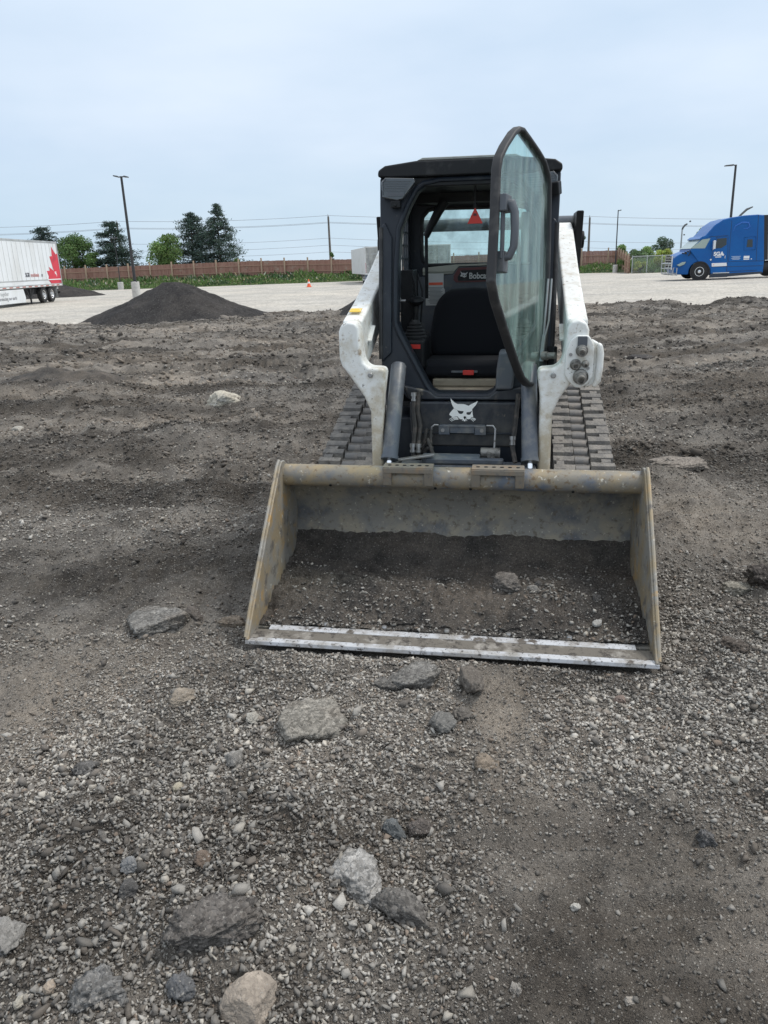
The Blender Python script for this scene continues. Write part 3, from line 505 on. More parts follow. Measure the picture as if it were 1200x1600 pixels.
ROCKS = [
 ('asphalt_slab', 'thick dark asphalt slab lying alone left of the bucket', 'asphalt slab', -1.126, 3.36, .32, .25, .105, .25, DG, .18, .05, 1),
 ('asphalt_slab', 'cracked grey asphalt slab just in front of the bucket lip', 'asphalt slab', .095, 2.70, .225, .19, .07, -.3, DG, .3, .05, 1),
 ('asphalt_chunk', 'small asphalt piece broken off the cracked slab by the bucket', 'asphalt chunk', -.02, 2.655, .085, .11, .06, .6, (.10, .095, .088), .3, .06, 1),
 ('stone_block', 'upright oval brown-grey block near the bucket lip', 'stone block', .312, 2.645, .095, .20, .12, .1, (.125, .11, .095), .25, .05, 0),
 ('asphalt_slab', 'flat pentagonal asphalt slab in the middle foreground', 'asphalt slab', -.304, 2.42, .245, .235, .085, .5, (.20, .185, .16), .2, .04, 1),
 ('grey_stone', 'angular grey stone between flat slab and oval block', 'stone', .177, 2.385, .095, .12, .075, .4, (.15, .145, .135), .25, .06, 0),
 ('brown_clod', 'flat tan-brown clod half buried right of centre', 'dirt clod', .300, 2.15, .095, .11, .05, .2, (.165, .135, .105), .4, .05, 1),
 ('boulder', 'pale boulder lying on dirt left of the loader', 'boulder', -1.89, 9.25, 0.46, .40, .26, .2, (.50, .46, .38), .2, .06, 0),
 ('asphalt_slab', 'long dark slab tilted in the lower middle foreground', 'asphalt slab', .006, 1.575, .185, .095, .08, -.6, (.115, .107, .098), .2, .05, 0),
 ('brown_stone', 'smooth light brown stone at the bottom photo edge', 'stone', -.345, 1.318, .135, .13, .095, .2, (.27, .23, .19), .2, .02, 0),
 ('dirt_clod', 'broad dark dirt clod above the light brown stone', 'dirt clod', -.455, 1.475, .24, .15, .075, .1, (.105, .095, .086), .42, .10, 0),
 ('crumbled_asphalt', 'crumbly whitish asphalt lump in the lower centre', 'asphalt chunk', -.118, 1.68, .135, .20, .08, .1, (.25, .24, .225), .4, .07, 0),
 ('asphalt_chunk', 'rough grey asphalt chunk at the lower left corner', 'asphalt chunk', -.69, 1.345, .135, .12, .075, .1, (.15, .145, .138), .35, .10, 0),
 ('grey_stone', 'pale angular stone at the left bottom edge', 'stone', -.985, 1.515, .08, .12, .085, .3, (.22, .21, .195), .2, .08, 0),
 ('grey_stone', 'shiny dark stone just left of the light brown stone', 'stone', -.509, 1.352, .065, .075, .055, .8, (.12, .12, .122), .2, .07, 0),
 ('tan_stone', 'flat tan stone in gravel left of the flat slab', 'stone', -.837, 2.675, .12, .12, .055, .2, (.24, .205, .165), .3, .06, 0),
 ('asphalt_chunk', 'flat dark chunk at left among pale gravel', 'asphalt chunk', -1.045, 2.22, .11, .09, .05, .1, (.10, .095, .09), .35, .08, 0),
 ('grey_stone', 'light grey stone below the flat slab on the left', 'stone', -.54, 2.23, .08, .075, .055, .5, (.20, .19, .175), .25, .07, 0),
 ('grey_stone', 'small pale stone up and left of the flat slab', 'stone', -.519, 2.485, .055, .06, .045, .9, LG, .25, .07, 0),
 ('asphalt_slab', 'grey slab lying right of the bucket corner', 'asphalt slab', 1.716, 3.42, .155, .13, .055, .1, (.20, .185, .155), .25, .06, 1),
 ('asphalt_slab', 'long thin slab in a hollow right of the track', 'asphalt slab', 2.26, 5.6, .50, .30, .07, -.15, (.20, .175, .15), .35, .05, 1),
 ('asphalt_slab', 'dark flat plank-like slab far right of the loader', 'asphalt slab', 4.06, 11.9, .46, .30, .09, -.2, (.05, .046, .044), .2, .05, 1),
 ('dirt_clod', 'dark brown clod right of the bucket corner', 'dirt clod', 1.427, 2.877, .12, .15, .08, .3, (.075, .062, .052), .35, .08, 0),
 ('grey_stone', 'dark angular stone in the gravel below the brown clod', 'stone', -.005, 1.864, .065, .08, .06, .3, (.10, .105, .105), .2, .06, 0),
 ('brown_stone', 'blunt brown stone touching the dark angular stone', 'stone', .072, 1.873, .066, .08, .06, 1.2, (.105, .09, .08), .2, .06, 0),
 ('brown_stone', 'brown stone beside the right end of the lone slab', 'stone', -.963, 3.472, .10, .16, .08, .3, (.10, .088, .078), .3, .06, 0),
 ('brown_clod', 'flat brown clod by the left corner of the bucket', 'dirt clod', -.745, 3.36, .155, .12, .05, .1, BR, .4, .06, 1),
 ('asphalt_chunk', 'small rough dark chunk on the right foreground', 'asphalt chunk', .897, 1.807, .05, .065, .045, .2, (.095, .092, .09), .25, .12, 0),
 ('grey_stone', 'flat pale stone furthest back at the left', 'stone', -3.19, 9.2, .16, .2, .06, .1, LG, .3, .05, 0),
 ('grey_stone', 'flat pale stone at the left edge below the dirt mound', 'stone', -4.02, 8.45, .15, .2, .06, .4, LG, .3, .05, 0),
 ('concrete_debris', 'long whitish strip of concrete debris at right edge', 'concrete debris', 1.938, 3.72, .21, .05, .03, -.5, (.33, .31, .29), .3, .12, 0),
 ('dirt_clod', 'dark tall clod cut by the right photo edge', 'dirt clod', 1.82, 3.40, .11, .2, .12, .3, (.06, .052, .047), .3, .10, 0),
 ('pink_stone', 'pinkish stone in the gravel right of the brown patch', 'stone', .881, 2.575, .055, .06, .045, .5, (.22, .17, .145), .25, .06, 0),
 ('tan_stone', 'brown-tan clod right of the angular grey stone', 'stone', .262, 2.45, .075, .08, .05, .5, (.12, .108, .095), .3, .07, 0),
 ('white_pebble', 'round cream pebble in the left foreground gravel', 'pebble', -.872, 2.036, .034, .04, .028, .5, (.42, .39, .33), .2, .03, 0),
 ('white_pebble', 'oblong yellowish pebble right of the round cream pebble', 'pebble', -.691, 2.077, .04, .035, .026, .5, (.38, .34, .26), .2, .03, 0),
 ('tan_stone', 'small tan pebble at the bottom left corner', 'pebble', -.813, 1.358, .032, .034, .028, .5, (.34, .28, .22), .2, .04, 0),
 ('white_pebble', 'thin white flake on the bottom left edge', 'stone flake', -.878, 1.345, .022, .042, .02, -.4, (.40, .37, .31), .15, .04, 0),
 ('grey_stone', 'bluish grey stone in the dark lower left gravel', 'stone', -.732, 1.716, .055, .05, .04, .3, (.19, .19, .19), .25, .08, 0),
 ('brown_stone', 'rusty brown stone above the broad dark clod', 'stone', -.538, 1.72, .06, .055, .045, .3, (.14, .108, .085), .3, .06, 0),
 ('grey_stone', 'round dark stone left of the broad dark clod', 'stone', -.717, 1.635, .06, .06, .045, .9, (.09, .086, .082), .25, .06, 0),
 ('white_pebble', 'white pebble in the dark dirt at lower right', 'pebble', .466, 1.602, .03, .026, .022, .2, (.42, .40, .36), .25, .05, 0),
 ('grey_stone', 'pale crumbly stone near the bottom right of centre', 'stone', .267, 1.374, .032, .04, .028, .2, (.27, .25, .225), .25, .12, 0),
 ('white_pebble', 'pale flat pebble near the bottom right', 'pebble', .521, 1.322, .03, .026, .018, .2, (.33, .295, .255), .3, .05, 0),
]
for k, (nm, lab, cat, x, y, a, d, hh, rz, c, sk, rg_, ft) in enumerate(ROCKS):
    rock(nm, lab, cat, x, y, a, d, hh, rz, c, 100 + k * 3, sk, rg_, 8, (random.uniform(-.08, .12), random.uniform(-.1, .1)), None, bool(ft))

# ------------------------------------------------------------------ heaps of millings
def heap(name, label, cx, cy, rx, ry, hz, seed, pw=1.25, zb=-0.06, top=0.0, m_='pile', res=0.07):
    a = np.arange(-rx * 1.15, rx * 1.15 + res, res); b = np.arange(-ry * 1.15, ry * 1.15 + res, res); X, Y = np.meshgrid(a, b)
    th = np.arctan2(Y / ry, X / rx)
    q = np.sqrt((X / rx) ** 2 + (Y / ry) ** 2) * (1 + 0.10 * vn(th * 1.3 + 4, th * 0 + seed, seed) + 0.05 * vn(th * 3 + 9, th * 0, seed + 1))
    qs = (np.sqrt(q * q + .012) - .11) / .9; z = hz * np.clip(1 - qs, 0, None) ** pw / (1 if top == 0 else 1)
    z = hz * (1 - np.exp(-z / hz * 1.9)) / (1 - math.exp(-1.9)) if top else z
    f_ = np.clip((1.12 - q) * 4, 0, 1)
    z = z + f_ * (fbm(X, Y, seed + 3, ((0.8, 0.05), (0.3, 0.028), (0.14, 0.018))) * (1.7 if hz < .6 else 1)) - np.clip(q - 1, 0, 1) * 0.4
    o = grid_mesh(name, X, Y, z, M[m_], None, q < 1.12); o.location = (cx, cy, zb)
    tag(o, label, 'gravel pile'); return o
heap('gravel_pile', 'tall cone of black asphalt millings at the yard edge', -6.95, 27.4, 3.1, 2.7, 1.28, 3, 1.15, 0.0, 0.0)
heap('gravel_pile', 'black millings heap behind the white trailer', -26.2, 64.5, 4.4, 3.0, 1.15, 23, 1.0, -0.05, 0)
heap('gravel_pile', 'black millings heap partly hidden behind the loader arm', 0.75, 26.6, 2.3, 2.0, 1.25, 43, 1.0, 0.0, 0)
heap('gravel_pile', 'low dark dirt heap on the ground left of the loader', -4.75, 11.3, 1.2, 0.95, 0.34, 63, 0.9, 0.02, 0, 'soil', 0.04)

# ------------------------------------------------------------------ track loader
ldr = empty('track_loader')
ldr.matrix_world = Matrix(((LX.x, LY.x, LZ.x, LO.x), (LX.y, LY.y, LZ.y, LO.y), (LX.z, LY.z, LZ.z, LO.z), (0, 0, 0, 1)))
tag(ldr, 'white compact track loader with open glass door and lowered bucket', 'track loader')
# ---- bucket
prof = [(0.10, 0.046), (0.55, 0.070), (0.68, 0.105), (0.77, 0.165), (0.825, 0.25), (0.842, 0.35), (0.83, 0.44), (0.79, 0.525), (0.715, 0.605)]
back = []
for i, p in enumerate(prof):
    a = prof[max(i - 1, 0)]; c = prof[min(i + 1, len(prof) - 1)]; d = Vector((c[0] - a[0], c[1] - a[1])).normalized()
    back.append((p[0] + d.y * 0.016, p[1] - d.x * 0.016))
b = B(); b.prism(prof + back[::-1], 'x', -0.862, 0.862)
bucket = b.make('bucket', M['bucket'], ldr, 0.004)
for s in (-1, 1):
    b = B(); x0, x1 = sorted((s * 0.860, s * 0.877))
    b.prism([(-0.035, 0.022), (-0.04, 0.052), (0.05, 0.145), (0.30, 0.40), (0.585, 0.672), (0.62, 0.69), (0.665, 0.685), (0.73, 0.64), (0.86, 0.44), (0.862, 0.28), (0.80, 0.13), (0.66, 0.06), (0.1, 0.02)], 'x', x0, x1)
    sp_ = b.make('side_plate', M['ochre'], bucket, 0.005)
    b = B(); b.tube([(s * 0.8765, -0.03, 0.055), (s * 0.8765, 0.05, 0.150), (s * 0.8765, 0.30, 0.405), (s * 0.8765, 0.585, 0.677), (s * 0.8765, 0.62, 0.694)], 0.0085, 8)
    b.make('edge_rib', M['ochre'], sp_, smooth=True)
b = B(); b.tube([(-0.862, 0.665, 0.612), (0.862, 0.665, 0.612)], 0.054, 28)
b.prism([(0.70, 0.655), (0.74, 0.60), (0.72, 0.585), (0.68, 0.60)], 'x', -0.862, 0.862)
b.make('top_tube', M['tube'], bucket, smooth=True)
b = B(); b.prism([(-0.045, 0.030), (-0.040, 0.047), (-0.008, 0.050), (-0.008, 0.022), (-0.03, 0.022)], 'x', -0.877, 0.877); ed = b.make('cutting_edge', M['bright'], bucket, 0.003)
b = B(); b.prism([(-0.008, 0.022), (-0.008, 0.0485), (0.066, 0.052), (0.066, 0.022)], 'x', -0.872, 0.872); b.make('edge_base', M['mudsteel'], ed)
b = B(); b.prism([(0.066, 0.022), (0.066, 0.053), (0.070, 0.055), (0.102, 0.058), (0.118, 0.05), (0.118, 0.022)], 'x', -0.80, 0.80); b.make('wear_strip', M['bright'], ed, 0.003)
for x in (-0.55, -0.28, 0.0, 0.27, 0.53):
    b = B(); b.lathe([(0.013, 0), (0.013, 0.008), (0.009, 0.013)], (x, 0.128, 0.056), (0, 0, 1), 12); b.make('bolt', M['steel'], bucket, smooth=True)
for x0, x1 in ((-0.352, -0.110), (0.074, 0.322)):
    b = B(); cx = (x0 + x1) / 2
    b.box((cx, 0.632, 0.676), (x1 - x0, 0.085, 0.012)); b.box((cx, 0.592, 0.663), (x1 - x0, 0.010, 0.026))
    for e in (x0 + 0.021, x1 - 0.021): b.prism([(0.588, 0.676), (0.590, 0.645), (0.602, 0.585), (0.612, 0.585), (0.64, 0.672)], 'x', e - 0.021, e + 0.021)
    sb = b.make('step_bracket', M['rust'], bucket, 0.004)
    b = B()
    for k in range(6): b.lathe([(0.0095, 0), (0.0095, 0.0015)], (x0 + 0.03 + k * (x1 - x0 - 0.06) / 5, 0.625, 0.682), (0, 0, 1), 12)
    b.make('drain_hole', M['hole'], sb)
b = B()
for x, z in ((-0.62, 0.575), (-0.1, 0.573), (0.07, 0.573), (0.55, 0.573)): b.lathe([(0.007, 0), (0.007, 0.004)], (x, 0.665 - 0.044, z), (0, -0.78, -0.62), 10)
b.make('drain_hole', M['hole'], bucket)
# ---- loader arms
def arm(s):
    b = B()
    L = [(-.450, .575), (-.450, .90), (-.482, .975), (-.558, 1.085), (-.592, 1.13), (-.602, 1.17), (-.602, 1.295), (-.588, 1.330), (-.555, 1.345), (-.515, 1.338), (-.500, 1.31), (-.494, 1.21), (-.482, 1.15), (-.455, 1.122), (-.376, 1.115), (-.372, 1.09), (-.388, 0.97), (-.390, .575)]
    b.prism([(-s * -x if s > 0 else x, z) for x, z in L] if s < 0 else [(-x, z) for x, z in L], 'y', 0.845, 0.965)
    leg_ = b.make('loader_arm', [M['white']], ldr, 0.016, 3)
    b = B(); x0, x1 = sorted((s * 0.500, s * 0.602))
    b.prism([(0.95, 1.342), (1.25, 1.42), (1.75, 1.575), (2.30, 1.775), (2.52, 1.835), (2.66, 1.84), (2.70, 1.76), (2.62, 1.62), (2.25, 1.50), (1.7, 1.32), (1.25, 1.16), (1.02, 1.085), (0.95, 1.09)], 'x', x0, x1)
    b.make('boom', M['white'], leg_, 0.014, 3)
    b = B(); b.lathe([(0.013, 0), (0.013, 0.01), (0.009, 0.014)], (s * 0.445, 0.846, 1.085), (0, -1, 0), 14); b.lathe([(0.010, 0), (0.010, 0.012)], (s * 0.435, 0.838, 0.598), (0, -1, 0), 12)
    b.make('bolt', M['steel'], leg_, smooth=True)
    b = B(); b.box((s * 0.49, 1.15, 1.26), (0.02, 0.14, 0.008), Euler((0.5, 0, 0)).to_matrix()); b.make('hose_clip', M['white'], leg_)
    # rear pivot
    b = B(); b.prism([(2.38, 1.90), (2.68, 1.90), (2.80, 1.80), (2.78, 1.55), (2.62, 1.30), (2.45, 1.2), (2.48, 1.55)], 'x', *sorted((s * 0.62, s * 0.665)))
    b.lathe([(0.055, 0), (0.055, 0.10)], (s * 0.59, 2.6, 1.73), (s, 0, 0), 20)
    b.make('pivot_bracket', M['black'], leg_, 0.008)
    return leg_
armL, armR = arm(-1), arm(1)
b = B(); b.box((-0.553, 1.06, 1.385), (0.06, 0.055, 0.003), Euler((0.25, 0, 0)).to_matrix()); b.make('warning_sticker', M['yellow'], armL)
b = B(); b.tube([(-0.62, 2.68, 1.845), (0.64, 2.68, 1.845)], 0.04, 20); b.make('cross_tube', M['cyl'], ldr, smooth=True)
# hydraulic coupler block on the right arm
b = B(); b.prism([(.497, 1.20), (.515, 1.25), (.545, 1.275), (.60, 1.272), (.618, 1.245), (.628, 1.22), (.628, 1.08), (.605, 1.045), (.575, 1.025), (.545, 1.03), (.515, 1.06), (.497, 1.09)], 'y', 0.83, 0.86)
cb_ = b.make('coupler_plate', M['white'], armR, 0.008, 2)
b = B(); b.tube([(.632, .842, 1.03), (.652, .842, 1.06), (.658, .842, 1.12), (.658, .842, 1.19), (.652, .842, 1.225), (.64, .842, 1.235)], [.010, .015, .016, .016, .014, .008], 12)
b.prism([(.59, 1.02), (.655, 1.05), (.655, 1.23), (.62, 1.25), (.62, 1.07)], 'y', 0.855, 0.93); b.make('coupler_guard', M['white'], armR, 0.008)
for x, z, rr, ln in ((.570, 1.206, .022, .05), (.545, 1.140, .020, .03), (.590, 1.143, .013, .03), (.571, 1.083, .028, .055)):
    b = B(); b.lathe([(rr * 1.3, 0), (rr * 1.3, 0.012), (rr, 0.016), (rr, ln * .6), (rr * .78, ln * .65), (rr * .78, ln), (rr * .5, ln), (rr * .5, ln - .015)], (x, 0.83, z), (0, -1, -0.25), 20)
    b.make('hydraulic_coupler', M['oily'], cb_, smooth=True)
b = B(); b.box((.571, .826, 1.247), (.044, .02, .045)); b.make('coupler_cap', M['grey'], cb_, 0.004)
for x, z in ((.520, 1.185), (.603, 1.122)):
    b = B(); b.lathe([(0.008, 0), (0.008, 0.006), (0.004, 0.006), (0.004, 0.002)], (x, 0.829, z), (0, -1, 0), 12); b.make('bolt', M['steel'], cb_)
# ---- tilt cylinders
for s in (-1, 1):
    a, c = Vector((s * 0.332, 1.05, 1.115)), Vector((s * 0.350, 0.80, 0.665)); d = (c - a)
    b = B(); b.lathe([(0.030, 0), (0.0395, 0.012), (0.0405, d.length - 0.02), (0.044, d.length - 0.02), (0.044, d.length), (0.02, d.length)], a, d, 28)
    ct = b.make('tilt_cylinder', M['cyl'], ldr, smooth=True)
    b = B(); b.tube([c - d.normalized() * 0.03, c + d.normalized() * 0.065], 0.0135, 16); b.make('cylinder_rod', M['chrome'], ct, smooth=True)
    b = B(); b.prism([(0.80, 0.645), (0.765, 0.640), (0.80, 0.585), (0.92, 0.56), (0.92, 0.62)], 'x', s * 0.35 - 0.03, s * 0.35 + 0.03); b.make('rod_bracket', M['cyl'], ct, 0.006)
# ---- crawler tracks
def track(s):
    cx = s * 0.640; pts = []
    def arc(cy, cz, r_, a0, a1, n):
        for k in range(n + 1):
            a = R(a0 + (a1 - a0) * k / n); pts.append(Vector((0, cy + r_ * math.cos(a), cz + r_ * math.sin(a))))
    arc(1.17, 0.31, 0.25, 268, 107, 14); arc(2.28, 0.60, 0.25, 105, 20, 8); arc(2.62, 0.33, 0.26, 25, -90, 10)
    n = len(pts); seg = [(pts[(i + 1) % n] - pts[i]).length for i in range(n)]; tot = sum(seg)
    def at(d):
        d %= tot
        for i in range(n):
            if d <= seg[i]:
                e = (pts[(i + 1) % n] - pts[i]).normalized(); return pts[i] + e * d, e
            d -= seg[i]
        return pts[0], (pts[1] - pts[0]).normalized()
    b = B(); k = 150; vs = []
    for i in range(k):
        p, e = at(tot * i / k); nn = Vector((0, -e.z, e.y)) if True else None
        for x, o in ((-.158, -.012), (.158, -.012), (.158, -.05), (-.158, -.05)): vs.append(Vector((cx + x, 0, 0)) + p + nn * o * (1))
    fs = []
    for i in range(k):
        j = (i + 1) % k
        for q in range(4): fs.append((i * 4 + q, i * 4 + (q + 1) % 4, j * 4 + (q + 1) % 4, j * 4 + q))
    b.add(vs, fs)
    m_ = int(tot / 0.098); rg = random.Random(4)
    for i in range(m_):
        p, e = at(tot * i / m_); nn = Vector((0, -e.z, e.y)); Rm = Matrix(((1, 0, 0), e, nn)).transposed()
        for x0, x1, o in ((-.160, -.046, 0), (.034, .160, .035)):
            p2, e2 = at(tot * i / m_ + o); n2 = Vector((0, -e2.z, e2.y)); Rm2 = Matrix(((1, 0, 0), e2, n2)).transposed()
            w2_ = (x1 - x0) / 2
            mid = (x0 + x1) / 2 * s if s < 0 else (x0 + x1) / 2
            if rg.random() < .85:       # packed dirt bridging part of the gap between two lugs
                b.box(p2 + e2 * (tot / m_ * .5) + n2 * 0.008 + Vector((cx + mid, 0, 0)) + Rm2 @ Vector(((-1 if (x0 < 0) == (s > 0) else 1) * w2_ * rg.uniform(.25, .5), 0, 0)), (w2_ * rg.uniform(.7, 1.2), .036, .030), Rm2)
            c = p2 + n2 * 0.004 + Vector((cx + mid, 0, 0))
            w2, l2, hh = (x1 - x0) / 2 - rg.uniform(0, .004), 0.039 - rg.uniform(0, .004), 0.027
            top = [(-w2, -l2 + .012), (w2, -l2 + .012), (w2, l2 - .009), (-w2, l2 - .009)]; bot = [(-w2, -l2), (w2, -l2), (w2, l2), (-w2, l2)]
            b.add([c + Rm2 @ Vector((x, y, -hh)) for x, y in bot] + [c + Rm2 @ Vector((x, y, hh - rg.uniform(0, .008))) for x, y in top], [(0, 1, 2, 3), (4, 5, 6, 7), (0, 1, 5, 4), (1, 2, 6, 5), (2, 3, 7, 6), (3, 0, 4, 7)])
    tb = b.make('rubber_track', M['track'], ldr, 0.005, 1)
    b = B(); m2 = int(tot / 0.098)
    for i in range(m2):
        p, e = at(tot * (i + 0.3) / m2); nn = Vector((0, -e.z, e.y)); c = p - nn * 0.012 + Vector((cx - s * 0.006, 0, 0))
        b.tube([c + Vector((-.036, 0, 0)), c + Vector((.036, 0, 0))], 0.026, 10)
    b.make('core_bar', M['trackbar'], tb, smooth=True)
    b = B(); b.lathe([(0.17, -0.1), (0.17, 0.1)], (cx, 1.17, 0.31), (1, 0, 0), 28); b.make('idler_wheel', M['black'], tb, smooth=True)
    b = B(); b.lathe([(0.18, -0.1), (0.18, 0.1)], (cx, 2.28, 0.60), (1, 0, 0), 28); b.make('drive_sprocket', M['black'], tb, smooth=True)
    b = B()
    for y in (1.5, 1.85, 2.2): b.lathe([(0.11, -0.1), (0.11, 0.1)], (cx, y, 0.19), (1, 0, 0), 24)
    b.make('road_roller', M['black'], tb, smooth=True)
    b = B(); b.prism([(1.1, 0.2), (2.5, 0.2), (2.55, 0.5), (2.2, 0.7), (1.3, 0.45)], 'x', cx - 0.10, cx + 0.10); b.make('undercarriage', M['black'], tb)
track(-1); track(1)
# ---- chassis and engine bay
b = B(); b.prism([(-0.44, 0.30), (0.44, 0.30), (0.46, 0.62), (0.46, 0.80), (-0.46, 0.80), (-0.46, 0.62)], 'y', 1.22, 2.75)
b.prism([(-0.45, 0.80), (0.45, 0.80), (0.45, 1.30), (0.36, 1.42), (-0.36, 1.42), (-0.45, 1.30)], 'y', 2.26, 2.95); b.make('chassis', M['navy'], ldr, 0.015)
for s in (-1, 1):
    b = B(); b.prism([(2.3, 0.8), (2.85, 0.8), (2.80, 1.5), (2.7, 1.86), (2.5, 1.9), (2.38, 1.5)], 'x', *sorted((s * 0.455, s * 0.485))); b.make('rear_upright', M['white'], ldr, 0.012)
# ---- cab
def yf(z): return 1.20 + 0.14 * (z - 0.95)      # front of the cab leans back
def lean(o):
    me = o.data
    for v in me.vertices: v.co.y += 0.14 * (v.co.z - 0.95)
outer = [(-.462, 2.035), (-.462, 1.90), (-.455, 1.5), (-.452, 1.08), (-.400, 1.00), (-.30, .90), (.30, .90), (.400, 1.00), (.452, 1.08), (.455, 1.5), (.462, 1.90), (.462, 2.035), (.30, 2.065), (-.30, 2.065)]
hole = [(-.225, 1.985), (-.262, 1.960), (-.305, 1.885), (-.350, 1.775), (-.362, 1.60), (-.365, 1.31), (-.345, 1.255), (-.202, .998), (-.172, .955), (-.140, .94), (.118, .94), (.150, .955), (.180, .998), (.335, 1.255), (.362, 1.31), (.362, 1.60), (.352, 1.775), (.305, 1.885), (.262, 1.960), (.225, 1.985), (.14, 2.0), (-.14, 2.0)]
b = B(); b.ring(outer, hole, 'y', 1.20, 1.30, (0, 1.45))
cab = b.make('cab_frame', M['navy'], ldr, 0.010, 2); lean(cab)
hs = [(x * 1.035, 1.45 + (z - 1.45) * 1.03) for x, z in hole]
b = B(); b.tube([(x, 1.196, z) for x, z in hs], 0.013, 8, True); o = b.make('door_seal_lip', M['navy'], cab, smooth=True); lean(o)
for s in (-1, 1):                               # raised channels on the pillars
    b = B(); b.prism([(s * .450, 1.80), (s * .432, 1.815), (s * .395, 1.74), (s * .395, 1.15), (s * .45, 1.10)], 'y', 1.180, 1.203); o = b.make('pillar_cover', M['navy'], cab, 0.008); lean(o)
    b = B(); b.tube([(s * .452, 1.18, 1.79), (s * .452, 1.175, 1.5), (s * .452, 1.18, 1.12)], 0.011, 8); o = b.make('pillar_trim', M['rubber'], cab, smooth=True); lean(o)
# roof, headlights
b = B(); b.prism([(-.468, 2.035), (-.466, 2.066), (-.43, 2.088), (-.27, 2.106), (.27, 2.106), (.43, 2.088), (.466, 2.066), (.468, 2.035), (.40, 2.03), (-.40, 2.03)], 'y', 1.315, 2.32)
roof = b.make('roof', M['black'], cab, 0.010)
b = B(); b.prism([(-.265, 2.107), (-.235, 2.120), (.235, 2.120), (.265, 2.107)], 'y', 1.325, 2.30); b.make('roof_sheet', M['roof'], roof, 0.004)
b = B(); b.prism([(-.40, 2.03), (.40, 2.03), (.30, 1.985), (-.30, 1.985)], 'y', 1.345, 1.42); b.make('visor_panel', M['black'], roof, 0.006)
for s in (-1, 1):
    hl = [(.445, 2.010), (.425, 2.030), (.275, 2.022), (.270, 2.002), (.335, 1.925), (.365, 1.918), (.440, 1.935)]
    b = B(); b.prism([(s * x, z) for x, z in hl], 'y', 1.290, 1.36); h_ = b.make('headlight', M['lens'], cab, 0.005)
    b = B()
    for k in range(5): b.bar((s * .432, 1.2865, 2.012 - k * .011), (s * (.29 + k * .006), 1.2865, 2.008 - k * .011), .003, .003)
    b.tube([(s * .438, 1.286, 1.945), (s * .438, 1.286, 2.005), (s * .422, 1.286, 2.022)], .0025, 6)
    b.box((s * .37, 1.286, 1.948), (.09, .004, .018)); b.make('reflector', M['chromed'], h_)
    b = B(); b.box((s * .372, 1.30, 1.90), (.05, .05, .035)); b.lathe([(.008, 0), (.008, .008)], (s * .372, 1.276, 1.895), (0, -1, 0), 12); b.make('lamp_bracket', M['black'], h_, 0.004)
# side walls with window openings, grille bars
for s in (-1, 1):
    b = B(); b.ring([(1.30, .85), (2.28, .85), (2.28, 2.05), (1.36, 2.05)], [(1.47, 1.22), (2.08, 1.22), (2.12, 1.28), (2.12, 1.86), (2.06, 1.93), (1.56, 1.93), (1.50, 1.86)], 'x', *sorted((s * .415, s * .445)), (1.8, 1.55))
    sw = b.make('side_wall', M['navy'], cab, 0.006)
    b = B()
    for k in range(9): b.bar((s * .425, 1.48, 1.26 + k * .075), (s * .425, 2.11, 1.26 + k * .075), .006, .012)
    for k in range(8): b.bar((s * .420, 1.53 + k * .08, 1.22), (s * .420, 1.53 + k * .08, 1.93), .006, .006)
    b.make('window_grille', M['grey'], sw)
    b = B(); b.prism([(1.44, 1.2), (1.50, 1.2), (1.52, 1.9), (1.47, 1.95), (1.44, 1.9)], 'x', *sorted((s * .395, s * .414))); b.make('inner_pillar', M['grey'], sw, 0.006)
# rear wall with window, engine-side panel
rw = [(-.30, 1.590), (.285, 1.590), (.318, 1.615), (.325, 1.66), (.325, 1.885), (.305, 1.915), (.27, 1.925), (-.25, 1.928), (-.30, 1.918), (-.335, 1.88), (-.342, 1.84), (-.342, 1.66), (-.332, 1.615)]
b = B(); b.ring([(-.415, .85), (.415, .85), (.415, 2.04), (-.415, 2.04)], rw, 'y', 2.20, 2.24, (0, 1.76)); wall = b.make('rear_wall', M['navy'], cab)
b = B(); b.tube([(x, 2.20, z) for x, z in rw], 0.012, 8, True); b.make('window_seal', M['rubber'], wall, smooth=True)
b = B(); b.prism(rw, 'y', 2.218, 2.224); b.make('rear_window', M['glass_rear'], wall)
b = B(); b.prism([(-.335, 1.575), (-.335, 1.548), (-.13, 1.548), (-.105, 1.580), (.335, 1.585), (.335, 1.598), (-.12, 1.592)], 'y', 2.165, 2.20); b.prism([(-.335, 1.53), (-.335, 1.575), (-.20, 1.585), (-.10, 1.59), (-.14, 1.535)], 'y', 2.175, 2.199); b.make('beige_trim', M['beige'], wall, 0.004)
b = B(); b.prism([(-.365, 1.0), (-.365, 1.52), (-.14, 1.535), (-.105, 1.575), (.36, 1.582), (.36, 1.0)], 'y', 2.145, 2.19); pnl = b.make('seatback_panel', M['grey'], wall, 0.006)
b = B(); b.prism([(-.135, 1.525), (-.105, 1.571), (.088, 1.576), (.105, 1.56), (.105, 1.49), (.02, 1.484), (-.12, 1.484), (-.135, 1.50)], 'y', 2.138, 2.144); pl = b.make('name_plate', M['darkred'], pnl)
b = B(); b.prism([(-.110, 1.515), (-.085, 1.556), (.083, 1.560), (.098, 1.548), (.098, 1.496), (-.105, 1.493)], 'y', 2.134, 2.1375); b.make('plate_face', M['black'], pl)
text('lettering', 'Bobcat', 0.050, (-.038, 2.132, 1.506), (1, 0, 0), (0, 0, 1), M['paper'], pl, 0.001, 'LEFT', 0.0012, 0.86)
